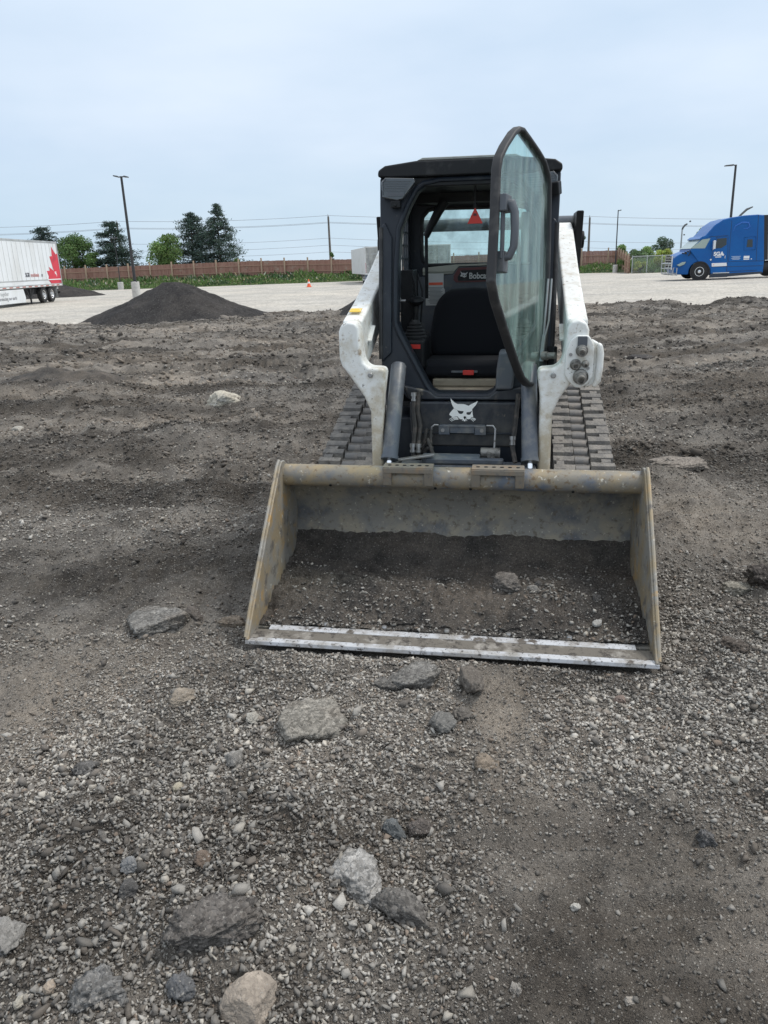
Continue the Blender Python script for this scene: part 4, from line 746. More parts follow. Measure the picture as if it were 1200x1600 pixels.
def cat_head(name, k, ox, oy, oz, par, m_, mdark, whisk=True):
    """white cat-head emblem; k = metres per unit; drawn from the plate on the machine"""
    Q = lambda x, y: (ox + (x - 435) * k, oz - (y - 600) * k)
    b = B()
    b.prism([Q(*p) for p in ((152, 250), (185, 300), (250, 360), (330, 403), (430, 400), (530, 412), (610, 447), (660, 415), (740, 375), (850, 318), (800, 420), (740, 490), (705, 530), (712, 570), (640, 605), (565, 610), (540, 585), (480, 582), (400, 580), (330, 562), (245, 515), (190, 430), (160, 330))], 'y', oy - .003, oy)
    b.prism([Q(*p) for p in ((235, 515), (320, 562), (345, 610), (370, 650), (420, 662), (470, 640), (486, 584), (545, 587), (565, 612), (560, 660), (600, 685), (660, 672), (690, 605), (712, 575), (720, 650), (735, 730), (690, 740), (660, 785), (600, 795), (560, 770), (540, 840), (500, 850), (470, 800), (400, 795), (360, 760), (330, 720), (200, 740), (120, 680), (130, 640))], 'y', oy - .003, oy)
    o = b.make(name, m_, par)
    if whisk:
        b = B()
        for pts in (((115, 805), (200, 755), (330, 748)), ((140, 835), (230, 780), (345, 770)), ((170, 850), (260, 805), (355, 795)), ((690, 755), (750, 765), (800, 800)), ((680, 775), (740, 790), (780, 825)), ((670, 800), (720, 815), (745, 850)), ((450, 840), (470, 815), (480, 800)), ((575, 840), (570, 815), (560, 800))):
            b.tube([(Q(*p)[0], oy - .002, Q(*p)[1]) for p in pts], [0.5 * k * 12, k * 10, k * 12], 6)
        b.make('whiskers', m_, o, smooth=True)
        b = B(); b.prism([Q(*p) for p in ((485, 735), (520, 710), (560, 735), (530, 790), (512, 800))], 'y', oy - .0045, oy - .0032); b.make('nose', mdark, o)
    return o
cat_head('cat_head_emblem', 0.048 / 735, -.072, 2.134, 1.528, pl, M['paper'], M['black'], False)
b = B(); b.prism([(-.295, 1.54), (-.198, 1.54), (-.198, 1.455), (-.190, 1.44), (-.190, 1.345), (-.312, 1.345), (-.312, 1.44), (-.300, 1.455)], 'y', 2.138, 2.143); lb_ = b.make('instruction_label', M['paper'], pnl)
b = B(); b.box((-.247, 2.136, 1.478), (.088, .002, .016)); b.make('label_stripe', M['orange'], lb_)
b = B()
for k in range(13): b.box((-.25, 2.1365, 1.455 - k * .008), (.10 - (k * 7 % 5) * .008, .001, .0025))
b.make('label_lines', M['grey'], lb_)
# ceiling, floor
b = B(); b.box((0, 1.78, 2.012), (.83, .86, .03)); b.prism([(-.415, 2.0), (.415, 2.0), (.36, 1.945), (-.36, 1.945)], 'y', 1.95, 2.20); b.make('headliner', M['black'], cab)
b = B(); b.box((0, 1.75, .865), (.83, .95, .03)); b.make('floor_pan', M['black'], cab)
# raised restraint bar behind the head room
b = B(); b.tube([(-.17, 1.90, 1.95), (-.21, 1.90, 1.89), (-.26, 1.90, 1.80), (-.283, 1.90, 1.755)], [.030, .027, .022, .019], 10); b.tube([(-.281, 1.90, 1.76), (-.279, 1.90, 1.5), (-.28, 1.9, 1.40)], .0105, 8)
b.tube([(.21, 1.90, 1.95), (.25, 1.90, 1.80), (.28, 1.90, 1.5)], .012, 8); b.make('restraint_bar', M['black'], cab, smooth=True)
# ---- seat
b = B(); b.prism([(-.255, 1.04), (-.262, 1.20), (-.235, 1.34), (-.195, 1.42), (-.13, 1.452), (0, 1.458), (.13, 1.452), (.19, 1.42), (.225, 1.34), (.25, 1.20), (.25, 1.04)], 'y', 1.90, 2.03)
seat = b.make('seat', M['seat'], ldr, 0.045, 4)
b = B(); b.prism([(1.50, 1.055), (1.53, 1.075), (1.95, 1.055), (1.95, .985), (1.54, .97), (1.50, .99)], 'x', -.255, .245); b.make('seat_cushion', M['seat'], seat, 0.03, 3)
b = B(); b.box((-.004, 1.53, .948), (.40, .06, .045)); b.prism([(-.21, .925), (.20, .925), (.22, .905), (-.22, .905)], 'y', 1.45, 1.60); b.make('seat_base', M['tan'], seat, 0.012)
b = B(); b.box((-.02, 1.492, 1.012), (.15, .012, .012)); b.make('adjust_bar', M['grey'], seat, 0.003)
b = B(); b.box((.003, 1.484, 1.008), (.062, .014, .026)); b.make('seat_label', M['red'], seat, 0.003)
# ---- joysticks
for s in (-1, 1):
    x = s * .308; b = B(); b.box((x, 1.57, 1.115), (.14, .26, .17)); jc = b.make('control_console', M['black'], ldr, 0.02)
    b = B(); z0 = 1.195
    b.lathe([(.066, 0), (.068, .012), (.058, .020), (.062, .028), (.050, .038), (.055, .046), (.043, .056), (.047, .064), (.035, .074), (.039, .082), (.028, .092), (.020, .105)], (x, 1.55, z0), (0, 0, 1), 20); bt = b.make('boot', M['rubber'], jc, smooth=True)
    b = B(); b.tube([(x, 1.55, z0 + .09), (x + .004, 1.548, z0 + .15), (x + .008, 1.545, z0 + .18), (x + .008, 1.545, z0 + .225)], [.017, .016, .018, .024], 12)
    b.lathe([(.020, 0), (.040, .012), (.046, .026), (.040, .040), (.018, .048)], (x + .008, 1.545, z0 + .185), (0, -.15, 1), 18); b.make('grip', M['black'], jc, smooth=True)
    b = B(); b.box((x + .012, 1.438, 1.160), (.062, .004, .024)); b.make('console_label', M['red'], jc)
b = B(); b.box((-.25, 1.47, 1.075), (.012, .01, .03)); b.make('key_tag', M['paper'], ldr)
b = B(); b.box((-.36, 1.70, 1.40), (.07, .20, .34)); b.tube([(-.33, 1.6, 1.56), (-.31, 1.58, 1.50), (-.30, 1.6, 1.3)], .007, 6); b.tube([(-.30, 1.62, 1.55), (-.27, 1.6, 1.45), (-.285, 1.62, 1.25)], .006, 6); b.make('side_console', M['black'], cab, 0.01)
b = B(); b.lathe([(.018, 0), (.018, .006), (.011, .006), (.011, .012)], (-.385, 1.40, 1.42), (.6, -1, 0), 14); b.tube([(-.382, 1.385, 1.42), (-.36, 1.36, 1.415), (-.335, 1.36, 1.415)], .007, 8); b.make('latch_striker', M['steel'], cab, smooth=True)
b = B(); b.prism([(.165, .965), (.255, .965), (.262, 1.04), (.255, 1.15), (.235, 1.165), (.180, 1.16), (.168, 1.07)], 'y', 1.14, 1.30); b.make('console_cover', M['grey'], ldr, 0.014)
# ---- front panel with emblem and step
b = B(); b.prism([(-.290, .90), (.290, .90), (.285, .745), (.275, .66), (-.275, .66), (-.285, .745)], 'y', 1.135, 1.215); b.prism([(-.33, .985), (-.19, .955), (-.15, .925), (.13, .925), (.17, .955), (.33, .985), (.292, .905), (-.292, .905)], 'y', 1.165, 1.205)
fp = b.make('front_panel', M['panel'], ldr, 0.010)
b = B(); b.box((0, 1.130, .735), (.56, .03, .006)); b.box((0, 1.17, .64), (.56, .05, .17)); b.make('lower_panel', M['navy'], fp, 0.004)
cat_head('cat_head_emblem', 0.152 / 735, -.010, 1.134, .850, fp, M['decal_white'], M['black'])
b = B(); b.box((-.004, 1.112, .778), (.245, .04, .010)); b.box((-.004, 1.100, .757), (.13, .008, .034))
for x in (-.100, .092): b.box((x, 1.098, .757), (.060, .008, .050))
st = b.make('front_step', M['cyl'], fp, 0.003)
for x in (-.107, .100): b = B(); b.lathe([(.010, 0), (.010, .006)], (x, 1.094, .757), (0, -1, 0), 12); b.make('bolt', M['steel'], st)
b = B(); b.tube([(-.165, 1.09, .72), (-.165, 1.085, .775), (-.15, 1.085, .787), (-.13, 1.09, .785)], .005, 8); b.tube([(.125, 1.09, .785), (.160, 1.085, .785), (.172, 1.08, .770), (.170, 1.04, .69), (.166, 1.02, .62)], .005, 8); b.make('step_wire', M['steel'], fp, smooth=True)
# quick-attach frame between the arm feet
b = B(); b.box((0, .93, .56), (.62, .10, .12)); b.prism([(.88, .45), (.98, .45), (.98, .66), (.90, .66)], 'x', -.20, .10); b.box((.02, .90, .640), (.40, .04, .03))
b.prism([(.885, .42), (.95, .42), (.90, .70), (.86, .68)], 'x', -.43, -.385); b.prism([(.885, .42), (.95, .42), (.90, .70), (.86, .68)], 'x', .385, .43)
qa = b.make('attachment_frame', M['cyl'], ldr, 0.008)
b = B(); b.bar((-.33, .86, .645), (-.13, .88, .675), .035, .012); b.make('frame_lever', M['steel'], qa, 0.003)
b = B(); b.tube([(.10, 1.02, .655), (.20, 1.02, .655)], .028, 14); b.tube([(.145, .98, .665), (.146, .985, .615)], .012, 8); b.lathe([(.016, 0), (.016, .012), (.010, .014), (.010, .03)], (.158, .99, .63), (0, 0, 1), 10); b.tube([(.19, .98, .60), (.26, .97, .60)], .016, 10); b.make('lock_pin', M['oily'], qa, smooth=True)
# hoses
b = B()
for x, dx in ((-.262, .01), (-.240, .015)):
    b.tube([(x, 1.15, .95), (x - .004, 1.12, .86), (x + dx, 1.08, .78), (x + dx * .5, 1.03, .68), (x + dx, 1.0, .62)], .012, 8)
b.tube([(-.215, 1.06, .62), (-.20, 1.05, .70), (-.19, 1.06, .77), (-.17, 1.08, .76), (-.165, 1.03, .68), (-.13, 1.0, .60)], .009, 8); b.tube([(-.225, 1.05, .60), (-.205, 1.03, .68), (-.180, 1.03, .72), (-.155, 1.0, .66), (-.14, .98, .60)], .010, 8); b.tube([(-.20, 1.03, .65), (-.18, 1.02, .675), (-.15, 1.02, .672)], .012, 8)
b.tube([(.285, 1.12, .95), (.275, 1.08, .80), (.262, 1.02, .69), (.28, .95, .62)], .012, 8); b.tube([(.36, .99, .64), (.33, .93, .615), (.25, .93, .60)], .008, 8)
b.make('hydraulic_hose', M['hose'], ldr, smooth=True)
for x, y, z in ((-.258, 1.005, .655), (-.228, 1.005, .655), (-.266, 1.135, .905), (.262, 1.02, .70)):
    b = B(); b.lathe([(.015, 0), (.015, .012), (.012, .012), (.012, .026), (.016, .026), (.016, .045)], (x, y, z), (0, .15, 1), 10); b.make('hose_fitting', M['steel'], ldr, smooth=True)
# ---- door, opened forward on its lean-back hinge
phi, al = R(8), R(68)
hz_ = Vector((0, math.sin(phi), math.cos(phi))); uy_ = hz_.cross(Vector((-1, 0, 0)))
du_ = Vector((-1, 0, 0)) * math.cos(al) + uy_ * math.sin(al)
if du_.y > 0: du_ = Vector((-1, 0, 0)) * math.cos(al) - uy_ * math.sin(al)
dn_ = du_.cross(hz_); DP = Vector((.435, 1.22, 1.10))
dmat = Matrix((du_, dn_, hz_)).transposed().to_4x4(); dmat.translation = DP
door = bpy.data.objects.new('door', bpy.data.meshes.new('door')); bpy.data.objects.remove(door)
dol = [(.074, -.02), (.072, .211), (.078, .524), (.10, .86), (.125, .905), (.188, .952), (.278, .980), (.397, 1.008), (.478, 1.025), (.531, 1.018), (.588, .985), (.675, .912), (.733, .85), (.752, .793), (.756, .625), (.766, .466), (.778, .331), (.734, .255), (.625, .137), (.50, .011), (.395, -.084), (.307, -.119), (.181, -.130), (.12, -.115), (.085, -.08)]
def inset(poly, k):
    c = Vector((.42, .45)); out = []; n = len(poly)
    for i in range(n):
        p, a, q = Vector(poly[i]), Vector(poly[i - 1]), Vector(poly[(i + 1) % n]); d = (q - a).normalized(); nn = Vector((-d.y, d.x))
        if nn.dot(c - p) < 0: nn = -nn
        out.append(tuple(p + nn * k))
    return out
din = inset(dol, .022)
b = B(); n = len(dol)
for off, poly in ((0, None),):
    O3 = [(u, -.022, v) for u, v in dol] + [(u, .022, v) for u, v in dol]; I3 = [(u, -.022, v) for u, v in din] + [(u, .022, v) for u, v in din]
    vs = O3 + I3; fs = []
    for i in range(n):
        j = (i + 1) % n
        fs += [(i, j, j + n, i + n), (2 * n + i, 3 * n + i, 3 * n + j, 2 * n + j), (i, 2 * n + i, 2 * n + j, j), (i + n, j + n, 3 * n + j, 3 * n + i)]
    b.add(vs, fs)
door = b.make('door', M['rubber'], ldr, 0.009, 3); door.matrix_local = dmat
b = B(); b.prism(din, 'y', -.004, .004); gl_ = b.make('door_glass', M['glass_door'], door)
b = B(); b.tube([(.705, sy, z) for sy, z in ((-.025, .66), (-.06, .655), (-.075, .62), (-.078, .55), (-.075, .48), (-.055, .44), (-.025, .435))], [.022, .024, .02, .018, .018, .018, .016], 10); b.box((.71, -.03, .66), (.07, .04, .07)); b.box((.70, -.02, .42), (.05, .04, .09)); b.box((.715, -.026, .55), (.03, .012, .24)); b.make('door_handle', M['grey'], door, 0.006)
b = B(); b.lathe([(.022, 0), (.022, .03), (.017, .03), (.017, .07)], (.13, -.012, .03), (0, -1, 0), 18); b.lathe([(.02, 0), (.02, .035)], (.13, .006, .03), (0, 1, 0), 16); b.make('hinge_knob', M['oily'], door, smooth=True)
b = B(); b.bar((.045, -.03, -.02), (.045, -.03, .08), .05, .05); b.bar((.04, -.02, .82), (.06, -.02, .88), .05, .05); b.bar((.02, -.02, .03), (.12, -.02, .03), .03, .03); b.make('door_hinge', M['black'], door, 0.006)
b = B(); b.tube([(.415, 1.185, 1.52), (.405, 1.14, 1.30), (.40, 1.12, 1.17)], .006, 8); b.tube([(.432, 1.185, 1.52), (.425, 1.14, 1.32), (.405, 1.12, 1.22)], .005, 8); b.bar((.405, 1.12, 1.25), (.395, 1.10, 1.12), .018, .012); b.make('wiper_arm', M['steel'], ldr, smooth=True)
for z in (1.655, 1.60): b = B(); b.lathe([(.013, 0), (.013, .03), (.008, .04)], (.405, 1.18 + .14 * (z - .95), z), (0, -1, 0), 12); b.make('hinge_bolt', M['grey'], cab, smooth=True)
b = B(); b.box((.30, 2.15, 1.74), (.05, .03, .30)); b.make('rear_latch', M['paper'], cab, 0.008)
# ---- hanging tag and bucket load (things of their own)
tg = B(); tg.prism([(.028, 1.886), (.070, 1.803), (-.012, 1.803)], 'y', 1.478, 1.484); tgo = tg.make('warning_tag', M['red'], None, 0.002)
tgo.matrix_world = ldr.matrix_world.copy(); tag(tgo, 'red triangular tag hanging inside the cab opening', 'hanging tag')
tg = B(); tg.tube([(.028, 1.481, 1.995), (.028, 1.481, 1.88)], .004, 6); tg.lathe([(.009, 0), (.009, .02)], (.028, 1.481, 1.885), (0, 0, 1), 10); tg.make('cord', M['black'], tgo)
tg = B(); tg.box((.028, 1.477, 1.848), (.018, .002, .012)); tg.make('tag_mark', M['darkred'], tgo)
u = np.arange(-.858, .8581, .006); v = np.arange(0.0, 1.0001, .006); U, V = np.meshgrid(u, v)
fy = np.interp(V, np.linspace(0, 1, 9), [.098, .22, .36, .50, .62, .70, .755, .795, .824]); fz = np.interp(V, np.linspace(0, 1, 9), [.060, .098, .122, .132, .142, .158, .187, .225, .268])
lump = np.clip(1.15 - V * 1.35, 0.12, 1) * np.clip(V * 5 + .2, 0, 1)
lump2 = lump * np.clip(.9 + .6 * vn(U / .5, V / .5, 201) - np.clip((U - .35) * 1.5, 0, .7) * np.clip((V - .35) * 3, 0, 1), .15, 1.5)
dz = lump2 * (fbm(U, fy, 211, ((.3, .024), (.12, .02), (.05, .016), (.022, .011), (.012, .005)))) + .006 * fbm(U, fy, 215, ((.03, .5), (.014, .5)))
dz += .03 * bump2(U, fy, .05, .36, .5, .12) - .03 * np.clip((U - .45) / .4, 0, 1) * np.clip((V - .3) * 3, 0, 1) * np.clip((.95 - V) * 5, 0, 1)
fr = .02 * np.abs(vn(U / .06, U * 0, 221)) + .012 * np.abs(vn(U / .02, U * 0, 222))
SX, SY, SZ = U, fy + np.where(V < .05, fr, 0), fz + dz + np.where(V > .93, .010 * vn(U / .25, U * 0, 223) + .004 * vn(U / .03, U * 0, 224), 0)
soil = grid_mesh('bucket_soil', SX, SY, SZ, M['soil']); soil.matrix_world = ldr.matrix_world.copy()
tag(soil, 'dark loose soil lying in the loader bucket', 'soil', kind='stuff')
ns = 11000; su, sv = rng.uniform(-.84, .84, ns), rng.uniform(0, 1, ns) ** 1.3 * .8
okk = rng.uniform(0, 1, ns) < np.clip(.75 - sv * .7 + .5 * vn(su / .2, sv / .2, 231), .05, 1); su, sv = su[okk], sv[okk]
ji, ii = np.clip((sv / .006).astype(int), 0, U.shape[0] - 1), np.clip(((su + .858) / .006).astype(int), 0, U.shape[1] - 1)
Pz = np.stack([su, SY[ji, ii], SZ[ji, ii]], 1); Sz = .004 * (9.0 ** (rng.uniform(0, 1, len(su)) ** 1.9)) * (1.1 - .8 * sv)
nr = 110; rx_, ry_ = rng.normal(.40, .10, nr), rng.normal(.40, .06, nr); jr, ir = np.clip((np.interp(ry_, fy[:, 0], v) / .006).astype(int), 0, U.shape[0] - 1), np.clip(((rx_ + .858) / .006).astype(int), 0, U.shape[1] - 1)
Pz = np.concatenate([Pz, np.stack([rx_, ry_, SZ[jr, ir]], 1)]); Sz = np.concatenate([Sz, rng.uniform(.012, .042, nr)])
n2 = 1500; ex, ey = rng.uniform(-.86, .86, n2), rng.uniform(-.035, .12, n2); kk = rng.uniform(0, 1, n2) < np.clip(.35 + .9 * vn(ex / .12, ey / .05, 241) + np.clip((ey - .02) * 6, 0, .4), 0, 1); ex, ey = ex[kk], ey[kk]
Pz = np.concatenate([Pz, np.stack([ex, ey, np.interp(ey, [-.04, .012, .05, .062, .108, .118], [.047, .053, .053, .056, .060, .055])], 1)]); Sz = np.concatenate([Sz, rng.uniform(.002, .006, len(ex))]); su = Pz[:, 0]
grit = stones_mesh('bucket_grit', Pz, Sz, M['stone'], stone_colours(len(su), .07, .85)); grit.matrix_world = ldr.matrix_world.copy()
tag(grit, 'small stones mixed into the bucket soil', 'gravel', kind='stuff')
def inb(lx, ly, lz): p = LO + LX * lx + LY * ly + LZ * lz; return p.x, p.y, p.z
for k, (nm, lab, cat, lx, ly, lz, a, d, hh, c, ft) in enumerate([
    ('asphalt_slab', 'dark asphalt slab lying on the soil inside the bucket', 'asphalt slab', .255, .44, .155, .15, .14, .065, (.115, .104, .093), 1),
    ('grey_stone', 'pale stone right of the slab inside the bucket', 'stone', .375, .41, .14, .075, .06, .05, (.20, .19, .175), 0),
    ('grey_stone', 'dark round stone behind the pale stone in the bucket', 'stone', .405, .47, .145, .07, .06, .05, (.09, .085, .08), 0),
    ('white_pebble', 'small whitish stone in front of the pale bucket stone', 'stone', .405, .335, .125, .05, .04, .03, (.30, .28, .26), 0),
    ('grey_stone', 'white stone near the right plate of the bucket', 'stone', .655, .21, .09, .05, .04, .03, (.33, .32, .30), 0),
    ('grey_stone', 'single grey lump at the bare right part of the bucket', 'stone', .66, .40, .125, .045, .04, .035, (.10, .095, .09), 0)]):
    x, y, z = inb(lx, ly, lz); rock(nm, lab, cat, x, y, a, d, hh, random.uniform(-.5, .5), c, 400 + 7 * k, .25, .06, 8, (.1, .05), z, bool(ft))

# ------------------------------------------------------------------ background: trailer, tractor, box trailers
M.update(
    twhite=mat('trailer_white', (0.74, 0.765, 0.78), 0.5, layers=(((0.64, 0.65, 0.64), 0.9, 0.45, 0.7, (1, 1, 0.4)),)), talu=mat('trailer_aluminium', (0.55, 0.56, 0.55), 0.4, 0.5, layers=(((0.35, 0.35, 0.34), 1.2, 0.45, 0.7),)),
    tred=mat('leaf_red', (0.62, 0.035, 0.06), 0.5, layers=(((0.45, 0.025, 0.05), 0.8, 0.5, 0.55),)), blk=mat('dark_chassis', (0.02, 0.02, 0.022), 0.7), tyre=mat('tyre_rubber', (0.025, 0.025, 0.026), 0.85),
    ink=mat('dark_ink', (0.08, 0.08, 0.10), 0.6), inkred=mat('red_ink', (0.5, 0.2, 0.19), 0.6), inkgrey=mat('grey_ink', (0.35, 0.36, 0.37), 0.6), pure=mat('white_vinyl', (0.8, 0.8, 0.8), 0.5),
    blue=mat('blue_truck_paint', (0.002, 0.088, 0.315), 0.35, coat=0.08, spec=0.3, layers=(((0.002, 0.115, 0.37), 0.6, 0.4, 0.7),)), darkblue=mat('dark_blue_panel', (0.03, 0.04, 0.06), 0.45),
    tglass=mat('vehicle_glass', (0.02, 0.026, 0.028), 0.06, 0.0, coat=0.5), wglass=mat('windscreen_glass', (0.34, 0.41, 0.37), 0.08), alu=mat('polished_aluminium', (0.72, 0.73, 0.74), 0.25, 0.85),
    boxgrey=mat('dirty_grey_doors', (0.34, 0.35, 0.335), 0.7, layers=(((0.2, 0.205, 0.2), 1.6, 0.45, 0.65), ((0.48, 0.48, 0.46), 2.8, 0.56, 0.7))), boxwhite=mat('box_white', (0.60, 0.61, 0.60), 0.6, layers=(((0.48, 0.48, 0.45), 1.4, 0.5, 0.7),)),
    concrete=mat('concrete', (0.50, 0.49, 0.46), 0.85, layers=(((0.36, 0.35, 0.33), 5, 0.5, 0.7),)), pole=mat('dark_pole_paint', (0.03, 0.03, 0.032), 0.5), wood_pole=mat('weathered_wood_pole', (0.16, 0.145, 0.13), 0.9, layers=(((0.09, 0.08, 0.07), 8, 0.45, 0.7, (1, 1, 0.1)),)),
    galv=mat('galvanised_steel', (0.42, 0.44, 0.45), 0.45, 0.6), fence=mat('red_brown_boards', (0.29, 0.155, 0.115), 0.85, layers=(((0.36, 0.21, 0.16), 3.5, 0.42, 0.65, (1, 1, 0.15)), ((0.20, 0.095, 0.07), 7, 0.52, 0.7, (1, 1, 0.1)), ((0.36, 0.29, 0.23), 1.5, 0.58, 0.75))),
    fpost=mat('fence_post_wood', (0.42, 0.31, 0.22), 0.85), lamp=mat('lamp_head', (0.08, 0.085, 0.09), 0.4), wire=mat('wire', (0.24, 0.245, 0.26), 0.6), cone=mat('cone_orange', (0.80, 0.12, 0.035), 0.5))
def wheel(parent, c, rad, wdt, ax, dual=False):
    a = Vector(ax)
    b = B(); b.lathe([(rad * .6, -wdt / 2), (rad * .93, -wdt / 2), (rad, -wdt * .38), (rad, wdt * .38), (rad * .93, wdt / 2), (rad * .6, wdt / 2), (rad * .57, wdt * .3), (rad * .3, wdt * .25)], c, a, 32); ty = b.make('wheel', M['tyre'], parent, smooth=True)
    b = B(); c2 = Vector(c) + a * wdt * .30
    b.lathe([(rad * .58, 0), (rad * .58, .05), (rad * .52, .05), (rad * .48, 0.0), (rad * .22, 0.01), (rad * .20, .06), (rad * .12, .07)], c2, a, 28); rm = b.make('rim', M['alu'], ty, smooth=True)
    b = B(); x = a.orthogonal().normalized(); y = a.cross(x)
    for k in range(10):
        d = x * math.cos(k * .628) + y * math.sin(k * .628); b.lathe([(rad * .065, 0), (rad * .065, .012)], c2 + d * rad * .37 + a * .004, a, 8)
    b.make('rim_holes', M['hole'], rm); return ty
# ---- white semi trailer, its side towards the yard
tr = empty('semi_trailer', (-21.0, 46.0, 0)); tag(tr, 'white dry van semi trailer with red maple leaf at its rear', 'semi trailer')
X0 = 0.0
b = B(); b.box((-1.28, 0.1, 2.36), (2.56, 15.8, 2.70)); bx = b.make('cargo_box', M['twhite'], tr, 0.03)
b = B()
for k in range(26): b.box((0.004, -7.6 + k * .6, 2.50), (0.010, .022, 2.18))
b.make('panel_ribs', M['talu'], bx)
b = B(); b.box((.006, .1, 3.69), (.05, 15.84, .10)); b.box((.006, .1, 1.385), (.03, 15.7, .05)); b.box((.004, .1, 1.05), (.05, 15.84, .17)); b.box((.012, 7.96, 2.36), (.06, .10, 2.72)); b.make('side_rail', M['talu'], bx, 0.01)
b = B()
for k in range(18): b.box((.031, -7.4 + k * .86, 1.03), (.004, .42, .055))
b.make('reflective_tape', mat('red_tape', (0.45, 0.16, 0.13), 0.5), bx)
b = B()
for k in range(18): b.box((.031, -6.97 + k * .86, 1.03), (.004, .36, .055))
b.make('reflective_tape', M['pure'], bx)
Ty = lambda p: (p[0] - 46.0, p[1])
b = B(); b.prism([Ty(p) for p in ((53.11, 3.43), (53.28, 3.25), (53.70, 2.93), (53.93, 3.02), (53.93, 1.12), (52.25, 1.12), (52.05, 1.25), (51.87, 1.36), (52.0, 1.6), (51.81, 1.91), (52.31, 1.93), (52.27, 2.16), (52.96, 1.90), (52.59, 2.80), (53.0, 2.83))], 'x', .008, .0125); b.make('maple_leaf', M['tred'], bx)
b = B(); b.box((.022, 6.85, 1.385), (.012, 2.15, .06)); b.make('leaf_band', M['pure'], bx)
text('lettering', 'SGR', .34, (.0145, 2.55, 1.60), (0, 1, 0), (0, 0, 1), M['ink'], bx, .002, 'LEFT', .006); text('lettering', 'truckloads', .30, (.0145, 3.30, 1.60), (0, 1, 0), (0, 0, 1), M['inkred'], bx, .002, 'LEFT', .004, .95); text('lettering', '.ca', .30, (.0145, 4.78, 1.60), (0, 1, 0), (0, 0, 1), M['ink'], bx, .002)
text('lettering', 'SG', .21, (.0145, 7.05, 1.72), (0, 1, 0), (0, 0, 1), M['pure'], bx, .002, 'LEFT', .012); text('lettering', 'T', .21, (.0145, 7.22, 1.56), (0, 1, 0), (0, 0, 1), M['pure'], bx, .002, 'LEFT', .012)
b = B(); b.prism([(-6.5, .92), (1.95, .92), (2.12, .42), (2.0, .16), (-6.5, .16)], 'x', -.03, .0); sk = b.make('side_skirt', M['twhite'], tr)
text('lettering', 'protecting our earth', .27, (.004, -1.35, .36), (0, 1, 0), (0, 0, 1), M['ink'], sk, .002); text('lettering', 'together', .30, (.004, -1.1, .62), (0, 1, 0), (0, 0, 1), M['inkgrey'], sk, .002)
b = B(); b.box((-1.28, 4.9, .72), (1.9, 5.2, .34)); b.box((-.05, 2.9, .45), (.08, .09, .9)); b.bar((-.05, 2.4, .85), (-.05, 2.9, .30), .06, .06); b.bar((-.05, 3.4, .85), (-.05, 2.9, .30), .06, .06); b.box((-1.28, 7.8, .55), (2.3, .08, .12)); b.box((-.3, 7.7, .75), (.06, .06, .5)); b.box((-1.28, 2.8, .75), (2.3, 1.2, .4)); b.make('underframe', M['blk'], tr)
for y in (4.95, 6.2): wheel(tr, (-.17, y, .49), .49, .28, (1, 0, 0)); wheel(tr, (-2.4, y, .49), .49, .28, (-1, 0, 0))
b = B(); b.box((-.2, 6.85, .55), (.5, .02, .6)); b.box((-.2, 7.25, .85), (.3, .25, .15)); b.make('mud_flap', M['talu'], tr)
# ---- blue tractor, nose to the left
tk = empty('tractor_truck', (17.5, 47.2, 0), R(-6)); tag(tk, 'bright blue sleeper cab tractor with chrome bull bar', 'tractor truck')
qx = lambda pts: [(x - 17.5, z) for x, z in pts]
def shell(name, poly, m_, y0, y1, nose=None, parent=tk, bev=0.06):
    b = B(); b.prism(qx(poly), 'y', y0, y1); o = b.make(name, m_, parent, bev, 3)
    if nose:
        for v in o.data.vertices:
            k = max(0, (nose - v.co.x) / nose); v.co.y = 1.25 + (v.co.y - 1.25) * (1 - .38 * k)
    return o
body = shell('cab_body', [(18.95, 1.0), (18.44, 1.66), (19.02, 2.24), (19.30, 2.52), (19.68, 2.97), (20.14, 3.27), (20.66, 3.38), (21.3, 3.455), (22.0, 3.475), (22.40, 3.44), (22.66, .95), (22.66, .25), (19.72, .22), (19.66, .60), (19.3, .95)], M['blue'], 0, 2.5)
hood = shell('hood', [(17.78, .32), (17.60, .72), (17.62, 1.15), (17.76, 1.34), (17.95, 1.46), (18.36, 1.60), (18.80, 1.74), (19.02, 1.72), (19.02, 1.0), (18.80, .95), (18.62, .80), (18.53, .60), (18.50, .30)], M['blue'], 0.05, 2.45, 1.45)
b = B(); b.lathe([(.56, 0), (.56, .05), (.50, .05), (.50, -.02)], (1.58, .045, .47), (0, -1, 0), 36); b.make('wheel_arch', M['blk'], tk, smooth=True)
for x in (1.57,): wheel(tk, (x, .17, .455), .455, .27, (0, -1, 0)); wheel(tk, (x, 2.33, .455), .455, .27, (0, 1, 0))
wheel(tk, (6.2, .17, .47), .47, .28, (0, -1, 0)); wheel(tk, (7.45, .17, .47), .47, .28, (0, -1, 0)); wheel(tk, (6.2, 2.33, .47), .47, .28, (0, 1, 0)); wheel(tk, (7.45, 2.33, .47), .47, .28, (0, 1, 0))
b = B(); b.prism(qx([(18.52, 1.76), (19.06, 2.24), (19.52, 2.28), (19.26, 1.74)]), 'y', -.012, 2.512); b.make('windscreen_side', M['wglass'], tk, 0.01)
b = B(); b.add([(1.0, .08, 1.74), (1.0, 2.42, 1.74), (1.52, 2.4, 2.22), (1.52, .1, 2.22), (.97, .08, 1.76), (.97, 2.42, 1.76), (1.49, 2.4, 2.24), (1.49, .1, 2.24)], [(0, 1, 2, 3), (7, 6, 5, 4), (0, 4, 5, 1), (1, 5, 6, 2), (2, 6, 7, 3), (3, 7, 4, 0)]); b.make('windscreen', M['wglass'], tk)
b = B(); b.prism(qx([(18.88, 2.27), (19.05, 2.40), (19.65, 2.50), (19.65, 2.44), (19.12, 2.24), (18.95, 2.22)]), 'y', -.03, 2.53); b.make('sun_visor', M['blue'], tk, 0.02)
